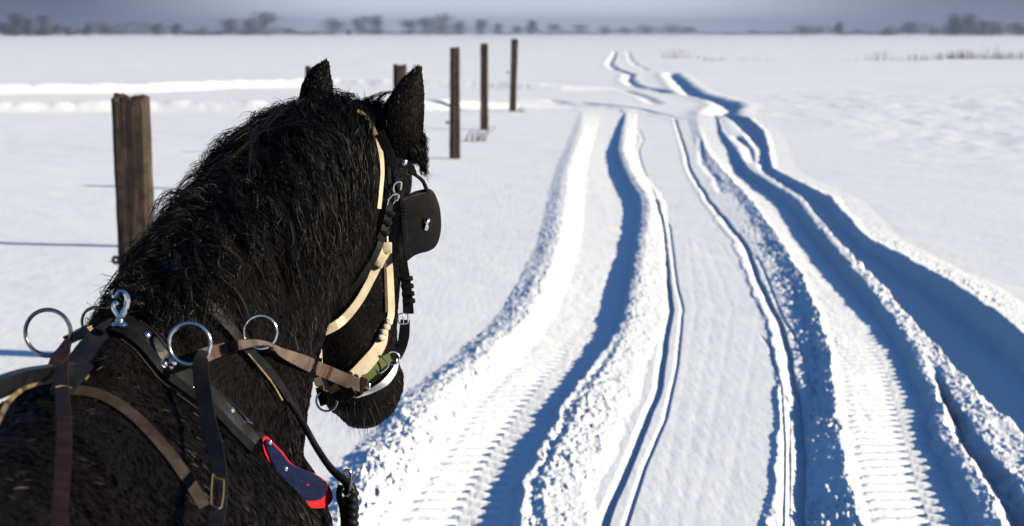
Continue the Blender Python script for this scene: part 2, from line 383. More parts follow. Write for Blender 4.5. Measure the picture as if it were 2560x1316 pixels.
def rows_grid():
    a = [-60, -40, -25, -15, -8, -4, -2, 0, 1.5, 3, 4, 5, 5.6, 6.2, 6.7]
    d = 7.0; out_ = list(a)
    while d < 110:
        out_.append(d); d += min(.22, max(.010, d * d / (CAMH * FPX * .4) * .82))
    while d < 4200: out_.append(d); d *= 1.035
    out_.append(4300); return np.array(out_)
ry = rows_grid()
u = np.concatenate([np.linspace(-3.5, -.42, 60), np.linspace(-.42, -.30, 40)[1:], np.linspace(-.30, -.09, 230)[1:], np.linspace(-.09, .32, 1150)[1:], np.linspace(.32, .45, 40)[1:], np.linspace(.45, 3.5, 60)[1:]])
Yg = np.repeat(ry[:, None], len(u), 1); Xg = u[None] * (np.maximum(ry, 0)[:, None] + np.where(ry[:, None] < 7, 7 - np.maximum(ry[:, None], 0), 0) + 0)
# keep the columns straight close to the camera, fan them out farther off
Zg = height(Xg, Yg)
GH = lambda x_, y_: float(height(np.array([[x_]]), np.array([[y_]]))[0, 0])
snow = mesh_np('snow_field', np.stack([Xg, Yg, Zg], -1).reshape(-1, 3), ring_faces(len(ry), len(u), False)[:, ::-1], M_snow)
snow['kind'] = 'structure'
# make sure the ground faces up
if snow.data.polygons[0].normal.z < 0: snow.data.flip_normals()
# ------------------------------------------------------------------ fence posts
M_wood, t, b = mat('weathered_wood')
tc = t.nodes.new('ShaderNodeTexCoord'); mp = t.nodes.new('ShaderNodeMapping'); mp.inputs['Scale'].default_value = (26, 26, 1.7)
t.links.new(tc.outputs['Object'], mp.inputs[0])
n1 = t.nodes.new('ShaderNodeTexNoise'); n1.inputs['Scale'].default_value = 1.6; n1.inputs['Detail'].default_value = 8; n1.inputs['Roughness'].default_value = .65
n1.inputs['Distortion'].default_value = .6
t.links.new(mp.outputs[0], n1.inputs['Vector'])
r1_ = ramp(t, n1.outputs[0], [(.30, (.008, .005, .004)), (.47, (.036, .022, .015)), (.60, (.085, .052, .034)), (.74, (.21, .135, .09))], 'LINEAR')
n2 = t.nodes.new('ShaderNodeTexNoise'); n2.inputs['Scale'].default_value = 14; n2.inputs['Detail'].default_value = 4; t.links.new(tc.outputs['Object'], n2.inputs['Vector'])
r2_ = ramp(t, n2.outputs[0], [(.36, (.22, .2, .19)), (.5, (1, 1, 1))], 'LINEAR')
mx = t.nodes.new('ShaderNodeMix'); mx.data_type = 'RGBA'; mx.blend_type = 'MULTIPLY'; mx.inputs[0].default_value = .9
t.links.new(r1_.outputs[0], mx.inputs[6]); t.links.new(r2_.outputs[0], mx.inputs[7]); t.links.new(mx.outputs[2], b.inputs['Base Color'])
b.inputs['Roughness'].default_value = .85
bp = t.nodes.new('ShaderNodeBump'); bp.inputs['Strength'].default_value = .8; bp.inputs['Distance'].default_value = .006
t.links.new(n1.outputs[0], bp.inputs['Height']); t.links.new(bp.outputs[0], b.inputs['Normal'])
M_iron = simple('dark_iron', (.02, .02, .022), .45, .9)
M_plastic = simple('black_plastic', (.012, .012, .014), .4)

def post_mesh(parent, H, W, lean, seed, cone=0.02):
    r = np.random.default_rng(seed); mb = MB(); nc = 28; nr = 16; th = np.arange(nc) / nc * 2 * np.pi
    # squared timber with rounded corners, checks down the grain
    sq = 1 / (np.abs(np.cos(th)) ** 6 + np.abs(np.sin(th)) ** 6) ** (1 / 6)
    ck = 1 + .05 * r.standard_normal(nc) * (r.random(nc) < .5)
    V = []
    for i in range(nr):
        f = i / (nr - 1); z = -.15 + f * (H + .15)
        k = W / 2 * (1 + .05 * math.sin(3.1 * f + seed) - .03 * f) * ck * (1 + .012 * r.standard_normal(nc)); k = k * sq
        V += [(lean[0] * f * H + k[j] * math.cos(th[j]), lean[1] * f * H + k[j] * math.sin(th[j]), z + (0.012 * r.standard_normal() if i == nr - 1 else 0)) for j in range(nc)]
    top = np.array(V[-nc:]); c_ = top.mean(0)
    V += [tuple(c_ + (p_ - c_) * .82 + np.array([0, 0, .012])) for p_ in top]
    V += [tuple(c_ + np.array([0, 0, .010]))]
    V = np.array(V); V[:, 2] = V[:, 2]
    F = ring_faces(nr + 1, nc); b_ = nr * nc; F3 = [[b_ + j, b_ + (j + 1) % nc, (nr + 1) * nc] for j in range(nc)]
    mb.add(V + np.array(parent.location), F, F3); return mb.build('timber', M_wood, parent, True)
POSTS = [  # px centre, top py, base py, width px, D, lean, label, insulator height (0 = none) and side
    (341, 245, 0, 88, 11.6, (-.02, 0), 'thick weathered timber fence post standing alone at the left, nearest of the row', .42),
    (788, 174, 0, 44, 17.3, (0, 0), 'fence post almost hidden behind the horse, its corner showing beside the left ear', 0),
    (1001, 166, 0, 37, 23.6, (0, 0), 'fence post whose top shows between the two ears of the horse', 0),
    (1137, 122, 388, 27, 30.6, (.004, 0), 'tall brown fence post right of the horse ears, nearest of the three clear ones', .33),
    (1211, 112, 325, 21, 0, (0, 0), 'middle of the three clear fence posts, with a dry tuft at its foot', 0),
    (1284, 100, 281, 18, 0, (.03, 0), 'farthest dark fence post, leaning slightly right beside the crossing track', .55)]
for k, (px, ty, by, wp, D, lean, lab, ins) in enumerate(POSTS):
    if not D: D = G(px, by)[1]
    x_ = P(px, 300, D)[0]; zt = P(px, ty, D)[2]; Wm = wp * D / FPX * .96; g0 = GH(x_, D)
    if lean[0] > .01: x_ -= lean[0] * (zt - g0) * .5
    root = thing('fence_post', (x_, D, g0), lab, 'fence post', 'timber fence posts along the lane')
    pm = post_mesh(root, zt - g0, Wm, lean, 5 + k)
    if ins:
        mb = MB(); zi = g0 + ins * (zt - g0) if k else P(px, 650, D)[2]
        xi = x_ - Wm / 2
        tube(mb, [(xi + .02, D - .01, zi), (xi - .015, D - .01, zi)], .006, 8)
        tube(mb, circle((xi - .038, D - .01, zi), (0, 1, 0), .017, 20), .010, 8, closed=True)
        mb.build('insulator', M_plastic, root)

# ------------------------------------------------------------------ winter trees along the far edge of the field
M_twig = simple('bare_twigs', (.085, .08, .085), .9)  # twig and bark tones lightened, extra haze put into their colour
M_bark = simple('tree_bark', (.08, .075, .075), .9)
def tree_geo(Hm, Wm, seed, low):
    r = np.random.default_rng(seed); tr = MB(); cr = MB()
    nst = 1 if not low else 4
    tips = []
    for s_ in range(nst):
        bx = (s_ - (nst - 1) / 2) * Wm * .2
        h0 = Hm * (.35 if not low else .2)
        tube(tr, [(bx, 0, -.3), (bx + r.normal() * .02 * Hm, r.normal() * .02 * Hm, h0), (bx + r.normal() * .04 * Hm, 0, Hm * .8)], [Hm * .028 / nst ** .5, Hm * .018 / nst ** .5, Hm * .004], 6, n=8)
        for q in range(9):
            a = r.random() * 6.28; z0 = h0 * (.7 + 1.1 * r.random()); L = Wm * (.25 + .2 * r.random())
            e = np.array([bx + math.cos(a) * L, math.sin(a) * L, z0 + Hm * (.15 + .3 * r.random())]); tips.append(e)
            tube(tr, [(bx, 0, z0), (bx * .5 + e[0] * .5, e[1] * .5, (z0 + e[2]) / 2 + .04 * Hm), tuple(e)], [Hm * .01, Hm * .003], 4, n=5)
    # crown: many thin twigs in uneven clumps
    n = 2000 if not low else 1200
    ncl = 14; cc = []
    for q in range(ncl):
        a = r.random() * 6.28; rr = math.sqrt(r.random()) * .36 * Wm; z = Hm * ((.06 if not low else .05) + .80 * r.random())
        rr *= math.sqrt(max(.05, 1 - ((z / Hm - .40) / .62) ** 2)); cc.append((math.cos(a) * rr, math.sin(a) * rr, z))
    cc.append((0, 0, Hm * .85)); cc.append((0, 0, Hm * .6)); cc = np.array(cc)
    ci = r.integers(0, len(cc), n); sz = np.array([Wm * .17, Wm * .17, Hm * .13])
    p_ = cc[ci] + r.standard_normal((n, 3)) * sz * .95
    p_[:, 2] = np.clip(p_[:, 2], .1, Hm)
    d_ = unit(r.standard_normal((n, 3)) * [1, 1, .6] + [0, 0, .8]); L = Hm * (.04 + .07 * r.random((n, 1)))
    sd = unit(np.cross(d_, r.standard_normal((n, 3)))) * Hm * (.006 + .007 * r.random((n, 1)))
    a_, b_, c_, e_ = p_ - sd, p_ + sd, p_ + d_ * L + sd * .4, p_ + d_ * L - sd * .4
    V = np.stack([a_, b_, c_, e_], 1).reshape(-1, 3); F = np.arange(4 * n).reshape(n, 4); cr.add(V, F)
    return tr, cr
TREES = [(14, 40, 56, 1150), (42, 42, 34, 1150), (75, 26, 48, 1150), (110, 44, 40, 1200), (145, 22, 62, 1250), (172, 30, 66, 1350), (222, 24, 58, 1350), (264, 38, 57, 1400),
 (300, 34, 78, 1300), (345, 50, 79, 1500), (395, 30, 59, 1450), (445, 28, 58, 1500), (480, 34, 76, 1400), (508, 40, 66, 1500), (545, 30, 74, 1500), (575, 52, 47, 1500), (618, 46, 49, 1550), (665, 78, 33, 1500), (725, 34, 70, 1500),
 (765, 60, 76, 1550), (835, 62, 47, 1600), (873, 12, 72, 1500), (905, 52, 42, 2000), (948, 44, 39, 2100), (1022, 44, 50, 2000), (1062, 50, 44, 2000), (1106, 62, 35, 2050), (1150, 36, 52, 2100), (1202, 34, 50, 2100), (1245, 30, 60, 2200),
 (1290, 30, 64, 2200), (1332, 30, 51, 2250), (1385, 48, 59, 2400), (1450, 46, 61, 2400), (1510, 30, 65, 2400), (1560, 40, 67, 2300), (1612, 46, 61, 2300), (1680, 54, 60, 2200), (1718, 40, 66, 2200), (1830, 30, 80, 1900), (1880, 36, 73, 1900),
 (1958, 30, 82, 1900), (2005, 52, 61, 1600), (2042, 36, 70, 1650), (2095, 22, 54, 1700), (2150, 70, 76, 1650), (2218, 44, 63, 1400), (2270, 46, 55, 1400), (2330, 30, 69, 1350), (2380, 48, 35, 1300), (2418, 46, 37, 1300), (2452, 36, 52, 1300), (2478, 44, 55, 1250), (2540, 46, 58, 1200)]
def tree_words(k, w_, ty):
    return ('tall' if ty < 45 else 'mid height' if ty < 60 else 'small' if ty < 70 else 'low bushy')
def place_word(px):
    for lim, s_ in ((170, 'at the far left end'), (330, 'above the lone left post'), (540, 'right of the lone left post'), (710, 'in the round grove left of the ears'),
                    (780, 'just left of the ears'), (960, 'above the horse ears'), (1140, 'between ears and clear posts'), (1300, 'above the clear posts'),
                    (1500, 'right of the last post'), (1740, 'above the winding ruts'), (1980, 'in the thin gap right of the ruts'), (2180, 'right of the thin gap'), (2300, 'left of the right end grove')):
        if px < lim: return s_
    return 'in the grove at the right end'
cnt_ = {}
for k, (px, wp, ty, D) in enumerate(TREES):
    key = place_word(px); cnt_.setdefault(key, []).append(k)
ordw = ['first', 'second', 'third', 'fourth', 'fifth', 'sixth', 'seventh', 'eighth']
for k, (px, wp, ty, D) in enumerate(TREES):
    key = place_word(px); i_ = cnt_[key].index(k); n_ = len(cnt_[key])
    pos = '' if n_ == 1 else ', ' + ordw[i_] + ' from left'
    base = P(px, 200, D); Hm = P(px, ty, D)[2] - 0; Wm = wp * D / FPX * 1.15
    root = thing('bare_tree', (base[0], D, 0), f'{tree_words(k, wp, ty)} hazy tree {key}{pos}', 'tree', 'bare trees along the horizon')
    tr, cr = tree_geo(Hm, Wm, 100 + k, ty > 68)
    for m_, nm, mt in ((tr, 'trunk', M_bark), (cr, 'crown', M_twig)):
        m_.v = [v_ + np.array([base[0], D, 0]) for v_ in m_.v]; m_.build(nm, mt, root)

# low scrub along the field edge, too far to tell one bush from the next
mb = MB(); r = np.random.default_rng(77); n = 30000
px_ = r.uniform(-300, 2860, n); D_s = np.interp(px_, [0, 700, 900, 1700, 2000, 2560], [1250, 1600, 2200, 2300, 1800, 1250]) + r.uniform(-40, 60, n)
hh = np.clip(4.6 + 10 * fbm(px_ / 60, px_ * 0, 4, 5), .8, 9.5) * np.where((px_ > 1740) & (px_ < 1980), .35, 1)
p_ = np.stack([(px_ - CX) / FPX * D_s, D_s, hh * r.random(n) ** .8], 1); d_ = unit(r.standard_normal((n, 3)) + [0, 0, .8]) * (.8 + 1.2 * r.random((n, 1)))
sd = unit(np.cross(d_, r.standard_normal((n, 3)))) * .12
V = np.stack([p_ - sd, p_ + sd, p_ + d_ + sd * .4, p_ + d_ - sd * .4], 1).reshape(-1, 3); mb.add(V, np.arange(4 * n).reshape(n, 4))
setp(mb.build('scrub', M_twig), 'hazy low scrub along the far edge of the snow field', 'scrub', kind='stuff')

# ------------------------------------------------------------------ dry stalks
M_dry = simple('dry_stalks', (.16, .10, .075), .9)
M_dry2 = simple('dark_dry_stalks', (.07, .045, .045), .9)
def stalks(mb, cx, cy, rad, n, h, seed, lean=(0, 0), wd=.006):
    r = np.random.default_rng(seed)
    for q in range(n):
        a = r.random() * 6.28; rr = rad * math.sqrt(r.random()); x_, y_ = cx + rr * math.cos(a), cy + rr * math.sin(a) * .6
        g_ = GZ(x_, y_); hh = h * (.5 + .6 * r.random()); dx, dy = lean[0] + r.normal() * .25, lean[1] + r.normal() * .25
        tube(mb, [(x_, y_, g_ - .03), (x_ + dx * hh * .4, y_ + dy * hh * .4, g_ + hh * .6), (x_ + dx * hh, y_ + dy * hh, g_ + hh)], [wd, wd * .4], 3, n=4)
_gz = {}
def GZ(x_, y_):
    k_ = (round(x_ * 2), round(y_ * 2))
    if k_ not in _gz: _gz[k_] = GH(x_, y_)
    return _gz[k_]
mb = MB(); g_ = G(1190, 352)
stalks(mb, g_[0], g_[1], .22, 46, .22, 1, (.5, .2), .004)
o = mb.build('dry_tuft', M_dry2); setp(o, 'dark dry grass tuft poking from the snow before the middle clear post', 'grass tuft', kind='stuff')
mb = MB(); g_ = G(1688, 146); stalks(mb, g_[0], g_[1], 1.0, 30, .7, 2, (0, 0), .013)
stalks(mb, g_[0] + 1.4, g_[1], .9, 14, .25, 3, (0, 0), .012)
setp(mb.build('dry_tuft', M_dry), 'tall reddish dry tuft on the plain beyond the winding ruts', 'grass tuft', kind='stuff')
mb = MB(); g_ = G(1783, 152); stalks(mb, g_[0], g_[1], .8, 18, .3, 4, (0, 0), .012)
setp(mb.build('dry_tuft', M_dry), 'low dry tuft on the plain, right of the tall reddish one', 'grass tuft', kind='stuff')
mb = MB(); r = np.random.default_rng(9)
for px, n, h in ((2178, 14, .6), (2203, 12, .7), (2232, 8, .4), (2256, 12, .35), (2290, 12, .5), (2306, 16, .5), (2325, 12, .4), (2361, 30, .6), (2376, 22, .45), (2397, 40, .7), (2412, 22, .6), (2424, 14, .8), (2440, 22, .5), (2458, 18, .4), (2476, 12, .6), (2490, 16, 1.1), (2503, 34, .5), (2518, 18, .7), (2548, 32, .6), (2575, 30, .6), (2620, 30, .7), (2680, 30, .6), (1850, 5, .2), (1890, 4, .2), (1930, 4, .15), (2050, 5, .15), (2120, 5, .2)):
    g_ = G(px, 152 - 4 * (px > 2350)); stalks(mb, g_[0], g_[1], .75, n, h, int(px), (0, 0), .011)
setp(mb.build('dry_stalks', M_dry2), 'broken line of dark dry stalks across the snow field at the right', 'dry stalks', kind='stuff')
# little ones near the fence
mb = MB()
for px, py in ((1293, 283), (1300, 284), (1216, 330)):
    g_ = G(px, py); stalks(mb, g_[0], g_[1], .15, 8, .12, int(px), (.5, 0), .006)
setp(mb.build('dry_grass', M_dry), 'few pale dry blades at the foot of the far fence posts', 'dry grass', kind='stuff')
# ------------------------------------------------------------------ the horse
def loft(mb, secs, n=40, nc=36, egg=True):
    """secs: (centre, up vec, half height, right vec, half width, egg)"""
    c = catmull([s_[0] for s_ in secs], n); up = unit(catmull([s_[1] for s_ in secs], n)); rt = unit(catmull([s_[3] for s_ in secs], n))
    a = catmull([[s_[2], s_[4], s_[5]] for s_ in secs], n); th = np.arange(nc) / nc * 2 * np.pi
    ct, st = np.cos(th), np.sin(th); V = []
    for i in range(n):
        wid = a[i, 1] * (1 - a[i, 2] * st)
        V.append(c[i] + up[i] * (a[i, 0] * st)[:, None] + rt[i] * (wid * ct)[:, None])
    V = np.concatenate(V); F = ring_faces(n, nc); V = np.vstack([V, c[0], c[-1]]); j = np.arange(nc); j2 = (j + 1) % nc
    F3 = np.vstack([np.stack([j2, j, np.full(nc, n * nc)], 1), np.stack([(n - 1) * nc + j, (n - 1) * nc + j2, np.full(nc, n * nc + 1)], 1)])
    mb.add(V, F, F3)
Z = np.array([0, 0, 1.0])
YAW = R(36)
HF = np.array([math.sin(YAW), math.cos(YAW), 0]); HR = np.array([math.cos(YAW), -math.sin(YAW), 0]); HD = unit(np.array([-.02, 0.02, -1.0]))
HO = P(885, 262, 3.62)
def hw(f, r_, t_): return HO + HF * f + HR * r_ + HD * t_
body = MB()
# torso
T_ = []
for D, x_, zt, zb, wd, egg in ((1.12, -.60, 1.20, 1.02, .06, 0), (1.18, -.60, 1.38, .86, .17, 0), (1.32, -.60, 1.47, .78, .25, 0), (1.55, -.595, 1.50, .74, .28, 0.05), (1.85, -.59, 1.455, .72, .29, .1), (2.2, -.58, 1.445, .72, .30, .12),
                               (2.5, -.565, 1.455, .74, .285, .2), (2.7, -.55, 1.455, .76, .275, .25), (2.9, -.535, 1.41, .80, .27, .2), (3.08, -.52, 1.36, .86, .235, .1), (3.20, -.51, 1.26, .93, .17, 0), (3.26, -.505, 1.15, 1.03, .06, 0)):
    T_.append((np.array([x_, D, (zt + zb) / 2]), Z, (zt - zb) / 2, np.array([1.0, 0, 0]), wd, egg))
loft(body, T_, 60, 44)
# neck along the crest
crest = [(255, 905, 2.55), (300, 812, 2.70), (366, 742, 2.80), (466, 586, 2.98), (545, 486, 3.12), (626, 386, 3.27), (690, 312, 3.40), (766, 274, 3.52), (855, 280, 3.60)]
CR = np.array([P(*q) for q in crest]); TT = unit(np.gradient(CR, axis=0)); TT[:, 2] = TT[:, 2] * .8; TT = unit(TT)
A_ = [.30, .31, .295, .25, .22, .195, .18, .165, .13]; Bw = [.13, .16, .165, .145, .125, .112, .108, .105, .09]; Eg = [.3, .38, .36, .30, .25, .20, .16, .1, .1]
N_ = []
for i in range(len(CR)):
    rt = unit(np.cross(TT[i], Z)); up = np.cross(rt, TT[i]); N_.append((CR[i] - up * A_[i] + rt * .0, up, A_[i], rt, Bw[i], Eg[i]))
loft(body, N_, 60, 40)
NECK = N_
# head
hs = [(-.005, .02, -.05, .04), (.01, .045, -.085, .066), (.045, .075, -.13, .086), (.10, .098, -.165, .098), (.17, .112, -.178, .104), (.24, .113, -.172, .098), (.31, .114, -.160, .084), (.37, .110, -.125, .072), (.42, .106, -.100, .068),
      (.47, .105, -.072, .065), (.52, .106, -.056, .065), (.555, .106, -.044, .062), (.578, .090, -.014, .050), (.592, .062, .006, .03)]
H_s = [(hw((f1 + f0) / 2, 0, t_), HF, (f1 - f0) / 2, HR, wd, .12 if t_ < .45 else -.05) for t_, f1, f0, wd in hs]
loft(body, H_s, 60, 36)
for s_ in (-1, 1):                    # cheek bone, jaw muscle, nostril swelling, eye socket
    ball(body, hw(-.075, .058 * s_, .22), 1, (HF, HR, HD), 20, 14, (.095, .048, .11))
    ball(body, hw(.070, .034 * s_, .52), 1, (HF, HR, HD), 16, 10, (.032, .026, .042))
    ball(body, hw(.045, .056 * s_, .14), 1, (HF, HR, HD), 16, 10, (.04, .034, .05))
ball(body, hw(.035, 0, .575), 1, (HF, HR, HD), 16, 10, (.045, .045, .03))
# ears: cupped shells
def ear(mb, pts, wids, nrm, thick=.022, nc=14):
    n = 26; c = catmull(pts, n); w_ = np.interp(np.linspace(0, 1, n), np.linspace(0, 1, len(wids)), wids); T = unit(np.gradient(c, axis=0)); V = []
    for i in range(n):
        s_ = unit(np.cross(T[i], nrm)); b_ = unit(np.cross(s_, T[i])); k = w_[i]
        a = np.linspace(0, np.pi, nc)
        outer = c[i] + s_ * (np.cos(a) * k)[:, None] + b_ * (np.sin(a) * k * .75)[:, None]
        a = a[::-1][1:-1]
        inner = c[i] + s_ * (np.cos(a) * k * .8)[:, None] + b_ * (np.sin(a) * k * .75 - min(thick, k * .7))[:, None]
        V.append(np.vstack([outer, inner]))
    m = len(V[0]); V = np.concatenate(V); F = ring_faces(n, m); V = np.vstack([V, c[0], c[-1]]); j = np.arange(m); j2 = (j + 1) % m
    mb.add(V, F, np.vstack([np.stack([j2, j, np.full(m, n * m)], 1), np.stack([(n - 1) * m + j, (n - 1) * m + j2, np.full(m, n * m + 1)], 1)]))
camn = unit(np.array([.15, -1, 0]))
ear(body, [P(980, 400, 3.58), P(994, 335, 3.56), P(1009, 280, 3.56), P(1030, 215, 3.57), P(1050, 158, 3.58)], [.042, .047, .040, .025, .004], unit(np.array([.35, -1, .1])))
ear(body, [P(794, 330, 3.66), P(791, 270, 3.66), P(793, 225, 3.66), P(802, 185, 3.67), P(820, 144, 3.68)], [.031, .034, .032, .023, .003], unit(np.array([-.1, -1, .1])))
# legs
def leg(mb, pts, rad): 
    c = catmull(pts, 40); r = np.interp(np.linspace(0, 1, 40), np.linspace(0, 1, len(rad)), rad); tube(mb, c, r, 16)
for s_ in (-1, 1):
    x_ = -.53 + .15 * s_
    leg(body, [(x_, 2.90, 1.10), (x_, 2.93, .85), (x_, 2.95, .62), (x_, 2.95, .50), (x_, 2.94, .42), (x_, 2.94, .25), (x_, 2.95, .17), (x_, 2.99, .09), (x_, 3.01, .05), (x_, 3.02, -.04)], [.13, .10, .075, .058, .05, .038, .046, .042, .06, .075])
    x_ = -.59 + .15 * s_
    leg(body, [(x_, 1.45, 1.15), (x_, 1.50, .95), (x_, 1.42, .72), (x_, 1.30, .56), (x_, 1.27, .47), (x_, 1.29, .28), (x_, 1.30, .18), (x_, 1.35, .09), (x_, 1.37, .05), (x_, 1.38, -.04)], [.17, .16, .11, .065, .055, .042, .048, .042, .06, .075])
tmp = body.build('body_tmp', None)
md = tmp.modifiers.new('r', 'REMESH'); md.mode = 'VOXEL'; md.voxel_size = .0062
sm = tmp.modifiers.new('s', 'SMOOTH'); sm.iterations = 9; sm.factor = .5
dg = bpy.context.evaluated_depsgraph_get(); me = bpy.data.meshes.new_from_object(tmp.evaluated_get(dg)); bpy.data.objects.remove(tmp)
nv = len(me.vertices); co = np.empty(nv * 3, np.float32); me.vertices.foreach_get('co', co); co = co.reshape(-1, 3).astype(float)
no = np.empty(nv * 3, np.float32); me.vertex_normals.foreach_get('vector', no); no = no.reshape(-1, 3).astype(float)
def dent(c, r, amt, ax=None, sc=(1, 1, 1)):
    d = (co - c) @ np.array(ax if ax is not None else np.eye(3)).T / np.array(sc); q = np.exp(-(np.linalg.norm(d, axis=1) / r) ** 2)
    co[:] = co + no * (amt * q)[:, None]
HA = (HF, HR, HD)
dent(hw(.105, .046, .525), .011, -.014, HA, (1, 1, 1.5)); dent(hw(.105, -.046, .525), .011, -.014, HA, (1, 1, 1.5))
for k in np.linspace(0, 1, 7): dent(hw(.07 - .07 * k, .05, .565 - .02 * k), .007, -.006)
dent(hw(.02, .06, .30), .035, -.012); dent(hw(-.03, .07, .40), .03, -.006)
dent(hw(.06, .09, .20), .02, -.01)
me.vertices.foreach_set('co', co.astype(np.float32).ravel())
me.polygons.foreach_set('use_smooth', np.ones(len(me.polygons), bool)); me.update()
M_coat, t, b = mat('black_coat')
tc = t.nodes.new('ShaderNodeTexCoord'); n1 = t.nodes.new('ShaderNodeTexNoise'); n1.inputs['Scale'].default_value = 9; n1.inputs['Detail'].default_value = 6
t.links.new(tc.outputs['Object'], n1.inputs['Vector'])
r_ = ramp(t, n1.outputs[0], [(.35, (.004, .0032, .0032)), (.7, (.008, .006, .005))], 'LINEAR'); t.links.new(r_.outputs[0], b.inputs['Base Color'])
b.inputs['Roughness'].default_value = .6; b.inputs['Specular IOR Level'].default_value = .04
HB = Vector((-.55, 2.1, 0))
horse = thing('horse', HB, 'black shaggy harness horse seen from behind, head turned right in bridle and blinders', 'horse')
hb = bpy.data.objects.new('body', me); C.objects.link(hb); hb.parent = horse; hb.matrix_parent_inverse = horse.matrix_world.inverted()
me.materials.clear(); me.materials.append(M_coat)
BV = BVHTree.FromPolygons([tuple(v_) for v_ in co], [tuple(p_.vertices) for p_ in me.polygons])
me.calc_loop_triangles()
tri = np.empty(len(me.loop_triangles) * 3, np.int32); me.loop_triangles.foreach_get('vertices', tri); tri = tri.reshape(-1, 3)
def hit(px, py, off=0.0):
    """point of the coat seen at that place, lifted off the coat by off"""
    r = ray(px, py); h_ = BV.ray_cast(Vector(CAMP), Vector(r).normalized())
    if h_[0] is None: return None, None
    return np.array(h_[0]) + np.array(h_[1]) * off, np.array(h_[1])

# ---- hair
def mk_hair(name, stops, rough=.38, scale=55, spec=.5):
    m, t, b = mat(name); tc = t.nodes.new('ShaderNodeTexCoord'); mp = t.nodes.new('ShaderNodeMapping'); mp.inputs['Scale'].default_value = (1, 1, .25)
    n_ = t.nodes.new('ShaderNodeTexNoise'); n_.inputs['Scale'].default_value = scale; n_.inputs['Detail'].default_value = 3
    t.links.new(tc.outputs['Object'], mp.inputs[0]); t.links.new(mp.outputs[0], n_.inputs['Vector']); r_ = ramp(t, n_.outputs[0], stops, 'LINEAR')
    t.links.new(r_.outputs[0], b.inputs['Base Color']); b.inputs['Roughness'].default_value = rough; b.inputs['Specular IOR Level'].default_value = spec
    return m
M_fur = mk_hair('fur', [(.45, (.004, .003, .003)), (.66, (.008, .0055, .0045)), (.82, (.030, .018, .012))], .45, 30, .14)
M_mane = mk_hair('mane_hair', [(.42, (.004, .0032, .0032)), (.64, (.0065, .005, .0045)), (.82, (.017, .009, .007))], .5, 40, .14)
def ribbons(name, Pn, width, m_, parent, seed=1, root_taper=False):
    """Pn: N x K x 3 strand points; width per strand"""
    r = np.random.default_rng(seed); N, K, _ = Pn.shape
    T = unit(np.gradient(Pn, axis=1)); q = unit(r.standard_normal((N, 1, 3))); sd = unit(np.cross(T, q))
    prof = np.interp(np.linspace(0, 1, K), [0, .15, .7, 1], [.8, 1, .8, .12])[None, :, None]
    sd = sd * prof * np.reshape(width, (-1, 1, 1)) / 2
    V = np.stack([Pn - sd, Pn + sd], 2).reshape(-1, 3)
    base = (np.arange(N) * K * 2)[:, None] + (np.arange(K - 1) * 2)[None]
    F = np.stack([base, base + 1, base + 3, base + 2], -1).reshape(-1, 4)
    return mesh_np(name, V, F, m_, parent)
# short coat
def surf_sample(n, wfun, seed):
    r = np.random.default_rng(seed); a, b_, c_ = co[tri[:, 0]], co[tri[:, 1]], co[tri[:, 2]]
    ar = np.linalg.norm(np.cross(b_ - a, c_ - a), axis=1); ctr = (a + b_ + c_) / 3; pr = ar * wfun(ctr); pr = pr / pr.sum()
    i = r.choice(len(tri), n, p=pr); u_ = r.random((n, 2)); fl = u_.sum(1) > 1; u_[fl] = 1 - u_[fl]
    p_ = a[i] + (b_ - a)[i] * u_[:, :1] + (c_ - a)[i] * u_[:, 1:]
    nn = unit(np.cross((b_ - a)[i], (c_ - a)[i])); return p_, nn
def headness(p_):
    t_ = (p_ - HO) @ HD; f_ = (p_ - HO) @ HF; return np.clip((t_ - .0) / .1, 0, 1) * np.clip((f_ + .17) / .06, 0, 1) * (np.linalg.norm(p_ - hw(0, 0, .28), axis=1) < .42)
def vis_w(c_):
    view = unit(CAMP - c_); w_ = np.clip((c_[:, 1] - 1.6) / .5, .05, 1) * np.clip((c_[:, 2] - .85) / .2, .04, 1); return w_
nf = 110000
p_, nn = surf_sample(nf, vis_w, 11)
hd = headness(p_)[:, None]; r = np.random.default_rng(12)
flow = np.array([0, -.75, -.75]) * (1 - hd) + (HD + HF * .25) * hd
earz = ((p_[:, 2] > HO[2] + .01) & (p_[:, 1] > 3.5)) | (np.linalg.norm(p_ - P(1005, 320, 3.55), axis=1) < .06)
flow = np.where(earz[:, None], [0.1, 0, 1.0], flow)
sw = np.stack([fbm(p_[:, 0] * 14 + p_[:, 1] * 9, p_[:, 2] * 14, 2, s_) for s_ in (3, 4, 5)], 1) * 1.5
flow = unit(flow + sw * (1 - hd * .8) * .8 + r.standard_normal((nf, 3)) * .22)
flow = unit(flow - nn * (flow * nn).sum(1, keepdims=True))
L = (.011 + .009 * r.random((nf, 1))) * (1 - .62 * hd); L = np.where(earz[:, None], L * .35, L)
lift = .22 + .25 * r.random((nf, 1)); lift = lift * (1 - .5 * hd) * np.where(earz[:, None], .7, 1)
K = 4; s_ = np.linspace(0, 1, K)[None, :, None]
Pn = (p_ - nn * .001)[:, None] + (flow[:, None] * s_ + nn[:, None] * (lift[:, None] * (s_ - .55 * s_ ** 2))) * L[:, None]
ribbons('coat_fur', Pn, .0013, M_fur, horse, 5)
